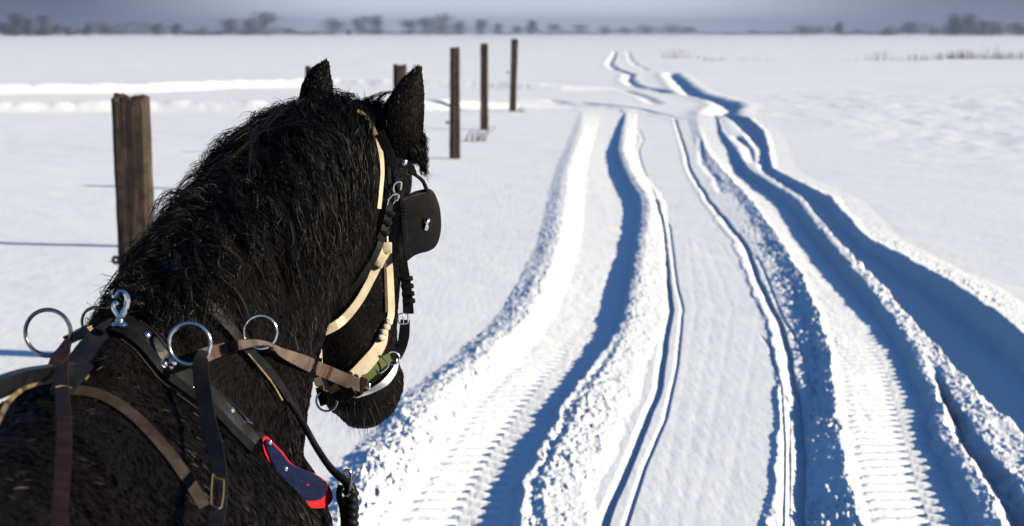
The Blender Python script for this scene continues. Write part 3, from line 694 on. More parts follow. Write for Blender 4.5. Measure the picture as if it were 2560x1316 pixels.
def patch_fur(name, n, mask, L0, L1, lift0, fl, seed, wd=.0010):
    p_, nn = surf_sample(n, mask, seed); r = np.random.default_rng(seed + 1)
    f_ = unit(np.asarray(fl)[None] + r.standard_normal((n, 3)) * .3); f_ = unit(f_ - nn * (f_ * nn).sum(1, keepdims=True)); L = L0 + (L1 - L0) * r.random((n, 1)); li = lift0 * (.6 + .8 * r.random((n, 1)))
    s_ = np.linspace(0, 1, 4)[None, :, None]; Pn = (p_ - nn * .0005)[:, None] + (f_[:, None] * s_ + nn[:, None] * (li[:, None] * (s_ - .4 * s_ ** 2))) * L[:, None]
    return ribbons(name, Pn, wd, M_fur, horse, seed + 2)
EAR = [catmull([P(980, 400, 3.58), P(994, 335, 3.56), P(1009, 280, 3.56), P(1030, 215, 3.57), P(1050, 158, 3.58)], 20), catmull([P(794, 330, 3.66), P(791, 270, 3.66), P(793, 225, 3.66), P(802, 185, 3.67), P(820, 144, 3.68)], 20)]
def ear_mask(k):
    def f(c_):
        d = np.min(np.linalg.norm(c_[:, None] - EAR[k][None, 3:], axis=2), axis=1) if len(c_) < 20000 else None
        if d is None:
            near_ = np.linalg.norm(c_ - EAR[k][11], axis=1) < .16; d = np.full(len(c_), 9.0); d[near_] = np.min(np.linalg.norm(c_[near_][:, None] - EAR[k][None, 3:], axis=2), axis=1)
        return (d < .055).astype(float) + 1e-9
    return f
patch_fur('ear_fur', 9000, ear_mask(0), .003, .008, .32, (.25, -.1, .8), 51); patch_fur('ear_fur', 7000, ear_mask(1), .003, .007, .30, (.05, -.1, .8), 57)
patch_fur('face_fur', 26000, lambda c_: headness(c_) + 1e-9, .006, .010, .30, tuple(HD + HF * .2), 61, .0008)
# long hair: guides draped over the neck, every guide a lock of strands
def drape(root, d0, length, n, grav=.25, curl=.0, off=.006, seed=0, push=None):
    r = np.random.default_rng(seed); p = np.array(root, float); d = unit(d0); st = length / (n - 1); out_ = [p.copy()]
    ph = r.random() * 6.28; fr = 5 + 5 * r.random(); ax = unit(r.standard_normal(3))
    for i in range(1, n):
        g = np.array([0, 0, -1.0]); d = unit(d + g * grav + (push if push is not None else 0) + ax * curl * math.sin(ph + fr * i / n * 3) + r.standard_normal(3) * .05)
        p = p + d * st; h_ = BV.find_nearest(Vector(p), .08)
        if h_[0] is not None:
            nn_ = np.array(h_[1]); sd_ = np.dot(p - np.array(h_[0]), nn_)
            if sd_ < off:
                p = np.array(h_[0]) + nn_ * off; d = unit(d - nn_ * min(0, np.dot(d, nn_)))
        out_.append(p.copy())
    return np.array(out_)
def locks(guides, per, spread, wav, seed, tipgather=.6, jl=.25):
    r = np.random.default_rng(seed); res = []
    for g in guides:
        n = len(g); u_ = np.linspace(0, 1, n); off = r.standard_normal((per, 1, 3)) * spread
        gather = (1 - tipgather * np.sin(u_ * 1.5))[None, :, None]
        ph = r.random((per, 1)) * 1.4 + r.random() * 6.28; fr = (2.5 + 2.5 * r.random()) * (1 + .12 * r.standard_normal((per, 1)))
        a1 = unit(r.standard_normal(3)); a2 = unit(r.standard_normal(3))
        wv = (np.sin(ph + u_[None] * fr * 6.28)[..., None] * a1 + np.cos(ph * 1.3 + u_[None] * fr * 5.1)[..., None] * a2) * wav * u_[None, :, None] * (.6 + .8 * r.random((per, 1, 1)))
        s_ = g[None] + off * gather + wv
        # random length: resample shorter
        k = 1 - jl * r.random((per, 1)); uu = u_[None] * k * (n - 1); i0 = np.minimum(uu.astype(int), n - 2); f = (uu - i0)[..., None]; idx = np.arange(per)[:, None]
        res.append(s_[idx, i0] * (1 - f) + s_[idx, i0 + 1] * f)
    return np.concatenate(res)
crf = catmull(CR, 200)                # crest line
right = np.array([unit(np.cross(t_, Z)) for t_ in unit(np.gradient(crf, axis=0))])
r = np.random.default_rng(21); gd = []
NS = 14
# crest hair: tousled, falls mostly to the left and back, some over the right side
for k in range(760):
    i = int(r.integers(38, 199)); side = r.choice([-1, 1], p=[.4, .6]); u_ = i / 199
    L_m = (.06 + .08 * r.random()) if side < 0 else (.08 + .16 * r.random()) * (.6 + .5 * u_)
    L_m *= (1 - .45 * (u_ > .75)) * (1 - .4 * (u_ < .3))
    rt_ = crf[i] + right[i] * (.012 * side + .012 * r.standard_normal()) + Z * -.008
    d0 = unit(right[i] * side * .8 + Z * (.45 * r.random() - .25 * (u_ > .75)) + np.array([-.22, -.30, 0]) + r.standard_normal(3) * .25)
    gd.append(drape(rt_, d0, L_m, NS, .16 + .12 * r.random(), .34, .005 + .010 * r.random(), 1000 + k))
Pm = locks(gd, 17, .0060, .013, 31, .55)
# heavy fall of hair on the near side of the upper neck and cheek
gd = []
for k in range(260):
    px = r.uniform(640, 908); py = r.uniform(285, 330 + 260 * abs((px - 960) / 330) * r.random() + 40)
    h_, nn_ = hit(px, py, .004)
    if h_ is None: continue
    d0 = unit(np.array([.25 * r.standard_normal(), -.05, -1]) + nn_ * .25)
    ye = np.interp(px, [640, 800, 905], [940, 820, 660]) - 60; gd.append(drape(h_, d0, max(.06, (ye - py) / 1380) * (.6 + .45 * r.random()), 18, .2, .20, .010 + .018 * r.random(), 3000 + k, push=np.array([-.04, -.02, 0])))
Pm2 = locks(gd, 18, .0060, .015, 33, .6)
def resamp(Pn, K):
    n = Pn.shape[1]; u_ = np.linspace(0, n - 1.0001, K); i = u_.astype(int); f = (u_ - i)[None, :, None]; return Pn[:, i] * (1 - f) + Pn[:, i + 1] * f
mane = np.concatenate([resamp(Pm, 14), resamp(Pm2, 14)])
ribbons('mane', mane, .0009 + .0006 * r.random(len(mane)), M_mane, horse, 6)
# flyaway crest fuzz
n = 2600; i = r.integers(36, 199, n); rt_ = crf[i] + right[i] * .02 * r.standard_normal((n, 1)) - Z * .006
d0 = unit(Z * (.5 + .5 * r.random((n, 1))) + np.array([-.55, -.5, 0]) + r.standard_normal((n, 3)) * .45); L = (.02 + .05 * r.random((n, 1)) ** 1.5)
K = 9; s_ = np.linspace(0, 1, K)[None, :, None]; ph = r.random((n, 1, 1)) * 6.28; a1 = unit(r.standard_normal((n, 1, 3)))
fz = rt_[:, None] + d0[:, None] * s_ * L[:, None] + np.array([-.1, -.2, -.8]) * (s_ ** 2) * L[:, None] * .7 + a1 * np.sin(ph + s_ * 9) * .005 * s_
ribbons('crest_wisps', fz, .0010, M_mane, horse, 8)
# whiskers and jaw hair
n = 150; a = []
for k in range(n):
    px, py = r.uniform(815, 1000), r.uniform(985, 1068); h_, k_ = hit(px, py)
    if h_ is not None: a.append((h_, k_))
p0 = np.array([q[0] for q in a]); k0 = np.array([q[1] for q in a]); d_ = unit(k0 * .5 + np.array([0, 0, -1.2]) + r.standard_normal(k0.shape) * .35)
s_ = np.linspace(0, 1, 6)[None, :, None]; Lw = (.010 + .030 * r.random((len(p0), 1, 1)) ** 2)
ribbons('whiskers', p0[:, None] + d_[:, None] * s_ * Lw + np.array([.1, 0, -.4]) * s_ ** 2 * Lw, .0007, M_mane, horse, 9)
# tuft at the root of the near ear and the loose forelock beside the browband
gd = []
for k in range(46):
    u_ = r.random(); e_ = P(1042 + 12 * r.random(), 330 + 75 * u_, 3.565); gd.append(np.array([e_ + (np.array([.35, -.1, -.05 - .9 * u_]) + r.standard_normal(3) * .12) * t_ * (.022 + .016 * r.random()) + np.array([0, 0, -.012]) * t_ ** 2 for t_ in np.linspace(0, 1, 8)]))
for k in range(26):
    e_ = P(r.uniform(985, 1030), r.uniform(355, 385), 3.55); gd.append(np.array([e_ + np.array([.5, -.1, -.55]) * t_ * .045 + np.array([math.sin(5 * t_ + k), 0, math.cos(6 * t_ + k)]) * .005 for t_ in np.linspace(0, 1, 8)]))
for k in range(40):                     # loose curls over the poll
    e_ = P(r.uniform(838, 960), r.uniform(262, 300), 3.6); w_ = r.standard_normal(3); gd.append(np.array([e_ + unit(np.array([.5, 0, .15]) + .9 * w_) * t_ * (.015 + .03 * r.random()) + np.array([math.sin(6 * t_ + k), 0, math.cos(5 * t_ + k)]) * .012 for t_ in np.linspace(0, 1, 8)]))
Pt = locks(gd, 22, .0035, .004, 41)
ribbons('ear_tufts', Pt, .0008 + .0004 * r.random(len(Pt)), M_mane, horse, 10)
# ------------------------------------------------------------------ tack
M_black = simple('black_leather', (.005, .005, .006), .36, spec=.09, bump=(160, .25, .002), col2=(.010, .009, .010), scale=60)
M_blackw = simple('worn_black_leather', (.006, .0058, .006), .34, spec=.10, bump=(120, .3, .002), col2=(.014, .012, .012), scale=45)
M_brown = simple('worn_brown_leather', (.06, .036, .025), .5, spec=.35, bump=(130, .4, .002), col2=(.15, .10, .075), scale=28)
M_dbrown = simple('dark_brown_leather', (.016, .007, .0055), .65, spec=.05, bump=(130, .3, .002), col2=(.034, .016, .012), scale=30)
M_navyl = simple('blue_black_leather', (.005, .0055, .008), .55, spec=.08, bump=(130, .3, .002), col2=(.013, .011, .012), scale=24)
M_grey = simple('grey_worn_leather', (.025, .018, .014), .7, spec=.07, bump=(150, .4, .002), col2=(.05, .038, .032), scale=40)
M_gilt = simple('gilt_leather', (.035, .022, .012), .5, spec=.4, bump=(90, .5, .003), col2=(.26, .17, .07), scale=34)
M_steel = simple('polished_steel', (.62, .61, .60), .16, 1)
M_dsteel = simple('tarnished_steel', (.22, .22, .24), .22, 1)
M_thread = simple('pale_thread', (.30, .22, .12), .7)
M_red = simple('red_felt', (.62, .012, .02), .95, spec=.1, bump=(900, .8, .002), col2=(.8, .03, .04), scale=300)
M_navy = simple('navy_felt', (.006, .010, .034), .95, spec=.1, bump=(900, .8, .002), col2=(.010, .018, .055), scale=120)
def webbing(name, c1, c2, sc):
    m, t, b = mat(name); tc = t.nodes.new('ShaderNodeTexCoord'); wv = t.nodes.new('ShaderNodeTexWave'); wv.inputs['Scale'].default_value = sc; wv.inputs['Distortion'].default_value = .4
    wv.bands_direction = 'DIAGONAL'; t.links.new(tc.outputs['Object'], wv.inputs['Vector'])
    n_ = t.nodes.new('ShaderNodeTexNoise'); n_.inputs['Scale'].default_value = 60; n_.inputs['Detail'].default_value = 5; t.links.new(tc.outputs['Object'], n_.inputs['Vector'])
    ad = t.nodes.new('ShaderNodeMath'); ad.operation = 'MULTIPLY_ADD'; ad.inputs[1].default_value = .35; t.links.new(wv.outputs[0], ad.inputs[0]); 
    sc_ = t.nodes.new('ShaderNodeMath'); sc_.operation = 'MULTIPLY'; sc_.inputs[1].default_value = .75; t.links.new(n_.outputs[0], sc_.inputs[0]); t.links.new(sc_.outputs[0], ad.inputs[2])
    r_ = ramp(t, ad.outputs[0], [(.28, c1), (.62, c2)], 'LINEAR'); t.links.new(r_.outputs[0], b.inputs['Base Color']); b.inputs['Roughness'].default_value = .9; b.inputs['Specular IOR Level'].default_value = .15
    bp = t.nodes.new('ShaderNodeBump'); bp.inputs['Strength'].default_value = .6; bp.inputs['Distance'].default_value = .0015; t.links.new(wv.outputs[0], bp.inputs['Height']); t.links.new(bp.outputs[0], b.inputs['Normal']); return m
M_cream = webbing('cream_webbing', (.50, .35, .21), (.85, .73, .55), 260)
M_bweb = webbing('brown_webbing', (.05, .03, .02), (.15, .10, .07), 260)
M_green = webbing('olive_webbing', (.05, .065, .02), (.14, .17, .055), 300)

def sweep(mb, pts, nrm, wid, thick):
    """flat strap with softly rounded edges"""
    pts = np.asarray(pts); N = len(pts); T = unit(np.gradient(pts, axis=0)); nrm = unit(nrm - T * (nrm * T).sum(1, keepdims=True)); Bt = np.cross(T, nrm)
    wid = np.interp(np.linspace(0, 1, N), np.linspace(0, 1, len(np.atleast_1d(wid))), np.atleast_1d(wid)); h = thick / 2
    prof = [(-1, -.35), (-.93, -1), (.93, -1), (1, -.35), (1, .35), (.93, 1), (0, 1.08), (-.93, 1), (-1, .35)]
    V = np.stack([pts + Bt * (wid / 2 * a)[:, None] + nrm * (h * b_) for a, b_ in prof], 1).reshape(-1, 3); m = len(prof)
    V = np.vstack([V, pts[0], pts[-1]]); j = np.arange(m); j2 = (j + 1) % m
    mb.add(V, ring_faces(N, m), np.vstack([np.stack([j2, j, np.full(m, N * m)], 1), np.stack([(N - 1) * m + j, (N - 1) * m + j2, np.full(m, N * m + 1)], 1)]))
def smooth_arr(a, k=5, it=2):
    for _ in range(it):
        p_ = np.pad(a, ((k // 2, k // 2), (0, 0)), 'edge'); a = np.stack([p_[i:i + len(a)] for i in range(k)]).mean(0)
    return a
def on_coat(px, off, n=None, facing=.35, sm=7, dmin=0):
    """path over the coat through the given photo points"""
    px = np.asarray(px, float); n = n or int(max(10, np.linalg.norm(np.diff(px[:, :2], axis=0), axis=1).sum() / 7))
    q = catmull(px[:, :2], n); pts, nn = [], []
    for a, b_ in q:
        h_, k = hit(a, b_); pts.append(h_); nn.append(k)
    ok = [i for i in range(n) if pts[i] is not None]
    Ds = np.interp(range(n), ok, [pts[i][1] for i in ok]) if ok else np.full(n, 3.60); out_ = []; no_ = []
    Ds = np.maximum(smooth_arr(Ds[:, None], sm, 2)[:, 0], dmin)
    for i in range(n):
        base = P(q[i, 0], q[i, 1], Ds[i]); v = unit(CAMP - base)
        k = nn[i] if nn[i] is not None else v
        out_.append(base + v * off); no_.append(unit(k * (1 - facing) + v * facing))
    return np.array(out_), unit(smooth_arr(np.array(no_), 7, 2))
def coat_strap(mb, px, wpx, off=.010, thick=.0035, facing=.35, D=3.5, **k):
    p_, n_ = on_coat(px, off, facing=facing, **k); sc = p_[:, 1].mean() / FPX; sweep(mb, p_, n_, np.atleast_1d(wpx) * sc, thick); return p_, n_
def free_strap(mb, pts, wpx, thick=.004, tw=0, n=60, over=0):
    if over:
        q_ = catmull(np.array(pts, float), max(12, 3 * len(pts))); pts = []
        for a, b_, d in q_:
            h_ = hit(a, b_)[0]; pts.append((a, b_, min(d, h_[1] - over) if h_ is not None else d))
        ds = smooth_arr(np.array([[p_[2]] for p_ in pts]), 3, 1)[:, 0]; pts = [(p_[0], p_[1], min(p_[2], d)) for p_, d in zip(pts, ds)]
    """pts: (px, py, D); tw: list of twist angles (degrees) away from facing the viewer"""
    q = catmull(np.array([P(*p_) for p_ in pts]), n); T = unit(np.gradient(q, axis=0)); v = unit(CAMP - q); v = unit(v - T * (v * T).sum(1, keepdims=True)); s_ = np.cross(T, v)
    a = np.radians(np.interp(np.linspace(0, 1, n), np.linspace(0, 1, len(np.atleast_1d(tw))), np.atleast_1d(tw)))[:, None]
    nn = v * np.cos(a) + s_ * np.sin(a); sc = np.mean([p_[2] for p_ in pts]) / FPX
    sweep(mb, q, nn, np.atleast_1d(wpx) * sc, thick); return q, nn
def band_loop(mb, p_, T, nrm, wid, thick, depth, ln):
    """keeper loop wrapped round a strap"""
    T = unit(T); nrm = unit(nrm - T * np.dot(nrm, T)); B = np.cross(T, nrm)
    boxm(mb, p_, wid, ln, thick + depth, (B, T, nrm), .22)
def at(px, py, off, Dd=None):
    if Dd: p_ = P(px, py, Dd); return p_, unit(CAMP - p_)
    h_, k = hit(px, py); j_ = 0
    while h_ is None and j_ < 30: j_ += 1; h_, k = hit(px - 4 * j_, py)
    h_ = P(px, py, h_[1] if h_ is not None else 3.6); v = unit(CAMP - h_); return h_ + v * off, (k if k is not None else v)
def dome(mb, px, py, rpx, off=.016, D=None):
    p_, k = at(px, py, off, D); v = unit(CAMP - p_); k = unit(k + v); a = unit(np.cross(k, Z)); ball(mb, p_, rpx * p_[1] / FPX, (a, np.cross(k, a), k), 14, 8, (1, 1, .7))
    tube(mb, circle(p_ - k * rpx * p_[1] / FPX * .3, k, rpx * p_[1] / FPX * 1.1, 18), .0008, 6, closed=True)
def ringm(mb, px, py, rpx, tpx, D, nrm=(0, -1, .0), n=48):
    c = P(px, py, D); k = D / FPX; tube(mb, circle(c, nrm, rpx * k, n), tpx * k, 10, closed=True); return c
def buckle(mb, c, T, nrm, w_, h_, r_=.0016, tongue=True):
    T = unit(T); nrm = unit(nrm - T * np.dot(nrm, T)); B = np.cross(T, nrm); t_ = np.linspace(0, 2 * np.pi, 28, endpoint=False)
    sq = (np.abs(np.cos(t_)) ** 5 + np.abs(np.sin(t_)) ** 5) ** (-1 / 5)
    tube(mb, c + (np.cos(t_) * sq)[:, None] * B * w_ / 2 + (np.sin(t_) * sq)[:, None] * T * h_ / 2, r_, 8, closed=True)
    if tongue: tube(mb, [c - T * h_ / 2, c + nrm * .002, c + T * h_ / 2], r_ * .8, 6, n=6)
def part(root, name, m_, fn, label=None):
    mb = MB(); fn(mb); o = mb.build(name, m_, root)
    if label: o['label'] = label
    return o
def strap_part(root, name, m_, px, wpx, **k): return part(root, name, m_, lambda mb: coat_strap(mb, px, wpx, **k))

# ---- halter
hal = thing('halter', hw(0, .1, .3), 'cream cotton webbing halter on the horse head, worn under the black bridle', 'halter')
strap_part(hal, 'crown_strap', M_gilt, [(893, 278), (912, 290), (928, 312), (940, 338)], 11, off=.030)
strap_part(hal, 'cheek_strap', M_cream, [(945, 345), (952, 385), (955, 430), (951, 480), (947, 522)], 13, off=.020, facing=.3)
strap_part(hal, 'cheek_strap', M_cream, [(966, 612), (972, 660), (976, 730), (977, 785), (968, 812)], 22, off=.012, facing=.5)
strap_part(hal, 'backing_strip', M_bweb, [(960, 640), (963, 700), (966, 780)], 10, off=.008, facing=.4)
strap_part(hal, 'jaw_strap', M_cream, [(962, 618), (945, 655), (926, 700), (893, 758), (848, 808), (790, 838)], [28, 30, 22, 22, 24, 24], off=.014, facing=.6, dmin=3.50)
part(hal, 'sliding_loop', M_cream, lambda mb: [band_loop(mb, at(946, 650, .018)[0], P(962, 618, 3.6) - P(926, 700, 3.6), unit(CAMP - HO), .024, .004, .006, .026), boxm(mb, at(963, 620, .018)[0], .024, .02, .009, (unit(P(970, 640, 3.6) - P(950, 640, 3.6)), HD, unit(CAMP - HO)))])
strap_part(hal, 'chin_strap', M_cream, [(791, 840), (797, 880), (801, 920), (812, 958), (822, 975)], [20, 15, 14, 18], off=.012, facing=.6, dmin=3.46)
strap_part(hal, 'chin_strap', M_bweb, [(783, 860), (784, 910), (795, 955), (810, 978)], 20, off=.007, facing=.6, dmin=3.46)
strap_part(hal, 'noseband', M_cream, [(960, 826), (953, 856), (934, 888), (908, 918), (882, 942)], [24, 32, 36, 38, 34], off=.013, facing=.55)
def knots(mb):
    for k in range(4):
        c, _ = at(971 - 6 * k, 806 + 13 * k, .018); ball(mb, c, .0085, None, 10, 8, (1, 1, .8))
part(hal, 'knotted_cord', M_cream, knots)
part(hal, 'cord', M_cream, lambda mb: tube(mb, [at(964, 560, .02)[0], at(967, 590, .02)[0], at(968, 620, .02)[0]], .003, 6, n=8))
grn = strap_part(hal, 'chin_webbing', M_green, [(976, 893), (955, 906), (932, 928), (910, 948)], [24, 27, 26, 24], off=.020, facing=.6)
def gb(mb):
    c, _ = at(950, 911, .026); T = unit(P(976, 893, 3.5) - P(920, 940, 3.5)); buckle(mb, c, T, CAMP - c, .027, .024, .0016, False)
part(hal, 'buckle', M_steel, gb)

# ---- bit
bit = thing('bit', hw(.04, .06, .45), 'bright curved steel bit with rings beside the horse mouth', 'bit')
strap_part(bit, 'shank', M_steel, [(992, 898), (986, 925), (964, 955), (932, 975), (905, 988)], [10, 16, 20, 14, 8], off=.021, thick=.004, facing=.5, sm=9)
def bring(mb):
    c, _ = at(984, 896, .02); c = P(982, 896, c[1]); tube(mb, circle(c, (.2, -1, .1), .012, 28), .0018, 8, closed=True)
part(bit, 'ring', M_steel, bring)
def eye_(mb):
    c, _ = at(893, 985, .024); tube(mb, circle(c, (0, -1, .2), .0085, 24, .6), .0022, 8, closed=True)
    c2, _ = at(912, 962, .024); boxm(mb, c2, .022, .012, .005, (unit(np.array([1, 0, -.35])), Z, np.array([0, -1, 0])), .3)
part(bit, 'rein_loop', M_steel, eye_)
part(bit, 'lower_ring', M_dsteel, lambda mb: tube(mb, circle(P(817, 1002, 3.53), (0.1, -1, .1), .019, 30), .0022, 8, closed=True))
def curb(mb):
    free_strap(mb, [(800, 968, 3.53), (806, 992, 3.53), (812, 1012, 3.52)], 24, tw=0, n=12)
    free_strap(mb, [(828, 965, 3.52), (842, 985, 3.52), (862, 992, 3.50), (884, 976, 3.49)], [26, 30, 22], n=20)
part(bit, 'curb_strap', M_dbrown, curb)

# ---- bridle
br = thing('bridle', hw(0, .1, .1), 'black leather driving bridle with a square blinder and steel buckles on the horse head', 'bridle')
strap_part(br, 'crown_strap', M_black, [(948, 330), (962, 362), (974, 385), (984, 410)], 24, off=.022)
strap_part(br, 'cheekpiece', M_blackw, [(968, 372), (971, 410), (973, 450), (975, 490)], 11, off=.018)
strap_part(br, 'cheekpiece', M_black, [(984, 402), (989, 440), (1000, 480), (1008, 520)], [20, 18, 20], off=.018)
strap_part(br, 'cheekpiece', M_black, [(1004, 500), (1002, 560), (1004, 620), (1008, 660), (1014, 700), (1019, 745), (1021, 785)], [30, 26, 22, 24, 26, 28], off=.012, facing=.6)
strap_part(br, 'cheekpiece', M_black, [(1013, 800), (1010, 840), (1003, 872), (994, 896)], [24, 28, 24, 18], off=.014, facing=.6)
strap_part(br, 'browband', M_blackw, [(966, 404), (985, 404), (1008, 408), (1026, 418), (1036, 436)], [20, 22, 20, 14], off=.024, facing=.3)
part(br, 'rosette', M_steel, lambda mb: dome(mb, 1012, 408, 6, .030))
thr, thn = None, None
strap_part(br, 'throat_latch', M_black, [(975, 500), (971, 530), (962, 570), (950, 600)], [20, 22, 24], off=.022, facing=.5)
strap_part(br, 'throat_latch', M_blackw, [(956, 590), (944, 626), (922, 668), (896, 706), (868, 730)], [20, 18, 20, 18], off=.018, facing=.5)
for a, b_ in ((972, 534), (966, 557), (959, 582)):
    part(br, 'keeper', M_black, lambda mb: band_loop(mb, at(a, b_, .024)[0], unit(np.array([-.28, 0, -1])), CAMP - HO, .020, .004, .007, .009))
for k, (a, b_) in enumerate(((1017, 697), (1019, 716), (1021, 735), (1023, 753))):
    part(br, 'keeper', M_black, lambda mb: band_loop(mb, at(min(a, 1000), b_, .014)[0] + np.array([(a - min(a, 1000)) / 1400, 0, 0]), unit(np.array([.06, 0, -1])), CAMP - HO, .024, .004, .008, .0085))
def hook1(mb):
    c = at(980, 498, .030)[0]; D = c[1]
    tube(mb, [P(968, 520, D), P(970, 502, D - .006), (P(978, 490, D - .008)), P(990, 484, D - .008), P(997, 490, D - .006), P(992, 502, D)], .0021, 8, n=24)
    tube(mb, [P(984, 486, D - .008), P(988, 498, D), P(982, 510, D)], .0016, 6, n=8)
def hook2(mb):
    D = at(985, 470, .030)[0][1]
    tube(mb, [P(990, 488, D), P(983, 474, D - .006), P(986, 460, D - .008), (P(998, 454, D - .008)), P(1003, 460, D - .006), P(1001, 474, D)], .0021, 8, n=24)
part(br, 'buckle', M_steel, hook1); part(br, 'buckle', M_steel, hook2)
part(br, 'buckle', M_steel, lambda mb: buckle(mb, P(1008, 797, at(990, 797, .02)[0][1]), unit(np.array([.05, 0, -1])), CAMP - HO, .018, .019, .0015))
# blinder: a stiff curved leather plate standing out from the cheek
BD0 = at(985, 560, 0)[0][1] - .010
def bP(px, py, off=0): 
    u_ = (px - 1000) / FPX * BD0; return P(px, py, BD0 + u_ * .50 - .9 * u_ * (0.105 - u_) * 1.2 - off)
bl_out = [(1000, 498), (1018, 488), (1036, 479), (1056, 474), (1072, 472), (1084, 480), (1093, 498), (1100, 522), (1103, 552), (1102, 580), (1096, 604), (1086, 620), (1070, 629), (1050, 634), (1034, 641), (1020, 652), (1013, 655), (1009, 640), (1005, 600), (1001, 550)]
def plate(mb, outl, f_, th, rings=5, puff=.0):
    o_ = catmull(np.array(outl + [outl[0]], float), 90)[:-1]; c = o_.mean(0); n = len(o_); V = []
    for side in (0, 1):
        for k in range(rings):
            s_ = 1 - k / rings * .999 if not (k == 0) else 1.0
            e_ = (th * .25 if k == 0 else 0)
            for q in o_: p_ = c + (q - c) * s_; V.append(f_(p_[0], p_[1], (th - e_ if side == 0 else e_) + puff * (1 - s_) * (1 if side == 0 else 0)))
    V = np.array(V); F = []
    j = np.arange(n); j2 = (j + 1) % n
    for side in (0, 1):
        for k in range(rings - 1):
            a = (side * rings + k) * n; b2 = a + n; q = np.stack([a + j, a + j2, b2 + j2, b2 + j], 1); F.append(q if side == 0 else q[:, ::-1])
    F.append(np.stack([j, rings * n + j, rings * n + j2, j2], 1)); 
    ca = len(V); V = np.vstack([V, V[(rings - 1) * n:rings * n].mean(0), V[(2 * rings - 1) * n:].mean(0)])
    F3 = np.vstack([np.stack([(rings - 1) * n + j, (rings - 1) * n + j2, np.full(n, ca)], 1), np.stack([(2 * rings - 1) * n + j2, (2 * rings - 1) * n + j, np.full(n, ca + 1)], 1)])
    mb.add(V, np.concatenate(F), F3)
bld = part(br, 'blinder', M_black, lambda mb: plate(mb, bl_out, bP, .005, puff=.002))
part(bld, 'edge_strip', M_black, lambda mb: [plate(mb, [(1003, 520), (1014, 518), (1018, 560), (1022, 610), (1030, 636), (1020, 646), (1011, 640), (1006, 590)], lambda a, b_, o: bP(a, b_, .0055 + o), .003, 3)])
def slots(mb):
    for y_ in (520, 529, 537, 546): tube(mb, [bP(1003, y_, .009), bP(1013, y_ + 1, .0105), bP(1024, y_, .0075)], .0011, 5, n=6)
part(bld, 'keeper_slots', M_black, slots)
part(bld, 'stitching', M_thread, lambda mb: [tube(mb, [bP(a, b_, .0075), bP(a + 3.2, b_ - 1.2, .008)], .0004, 4) for a, b_ in [(1008 + 5.2 * k, 500 - 2.1 * k + .04 * k * k) for k in range(13)]])
part(br, 'blinder_stay', M_black, lambda mb: tube(mb, [P(1022, 428, BD0 - .015), P(1042, 440, BD0 - .02), P(1058, 455, BD0 - .005), bP(1068, 479, .004)], [.0034, .0032, .0036, .004], 10, n=24))
em = [(1060, 546), (1063, 553), (1069, 547), (1075, 548), (1076, 555), (1072, 560), (1073, 568), (1070, 575), (1064, 577), (1060, 571), (1063, 563), (1060, 555)]
part(bld, 'silver_emblem', M_steel, lambda mb: plate(mb, em, lambda a, b_, o: bP(a, b_, .0065 + o), .004, 3, puff=.004))

# ---- harness saddle band over the withers
hn = thing('harness_band', P(300, 800, 2.72), 'black leather harness band with steel rivets lying across the horse withers and shoulder', 'harness')
bandpx = [(300, 800), (332, 816), (366, 842), (400, 882), (428, 916), (480, 958), (524, 990), (562, 1022), (604, 1066), (642, 1104)]
strap_part(hn, 'under_strap', M_black, [(a - 14, b_ + 20) for a, b_ in bandpx], 34, off=.020, thick=.008)
strap_part(hn, 'band', M_blackw, bandpx, [46, 40, 38, 36, 40, 40, 42, 36, 30], off=.034, thick=.006, facing=.5)
strap_part(hn, 'edge_piping', M_black, [(a + 16, b_ - 12) for a, b_ in bandpx[1:-1]], 7, off=.040, thick=.006)
strap_part(hn, 'edge_piping', M_grey, [(a - 30, b_ + 34) for a, b_ in bandpx[1:-2]], 4, off=.022, thick=.003)
for a, b_, r_ in ((368, 838, 11), (412, 909, 9), (426, 915, 10), (488, 962, 7), (578, 1026, 12)):
    part(hn, 'rivet', M_steel, lambda mb: dome(mb, a, b_, r_ * .9, .041))
def cloop(mb):
    p_, _ = at(620, 1076, .03); t_ = np.linspace(.9, 5.2, 26); k = p_[1] / FPX
    tube(mb, [P(620 + 17 * math.cos(a_), 1076 - 20 * math.sin(a_), p_[1]) for a_ in t_], [.0016, .0032, .0032, .0016], 8)
part(hn, 'open_hook', M_steel, cloop)
part(hn, 'end_plate', M_gilt, lambda mb: boxm(mb, at(603, 1062, .034)[0], .012, .006, .003, (unit(np.array([1, 0, .5])), Z, np.array([0, -1, 0.]))))
def dhook(mb):
    D = 2.64; pts1 = [(300, 798), (292, 786), (284, 772), (285, 760), (291, 756), (294, 762)]
    pts2 = [(299, 796), (309, 782), (317, 762), (318, 744), (310, 732), (299, 730), (292, 738), (286, 744), (282, 738)]
    tube(mb, [P(a, b_, D) for a, b_ in pts1], [.0035, .003, .0025, .0018], 8, n=24); tube(mb, [P(a, b_, D) for a, b_ in pts2], [.0042, .0036, .003, .0018], 8, n=34)
    ball(mb, P(299, 800, D), .006, None, 12, 8, (1, 1, .6)); ball(mb, P(299, 812, D), .011, None, 14, 8, (1, 1, .45))
part(hn, 'bearing_rein_hook', M_steel, dhook)
def stem(mb, x0, y0, x1, y1, D): tube(mb, [P(x0, y0, D), P(x1, y1, D)], [.006, .004], 10, n=4)
tr_ = part(hn, 'terret_ring', M_steel, lambda mb: [ringm(mb, 474, 860, 52, 5.5, 2.66, (.05, -1, .1)), ball(mb, P(430, 905, 2.67), .0075, None, 12, 8)], 'bright steel terret ring on the near side of the band')
tr_ = part(hn, 'terret_ring', M_dsteel, lambda mb: [ringm(mb, 120, 832, 58, 5.5, 2.66, (-.05, -1, .05)), ball(mb, P(160, 875, 2.66), .0075, None, 12, 8)], 'dark steel terret ring standing clear against the snow at the left')
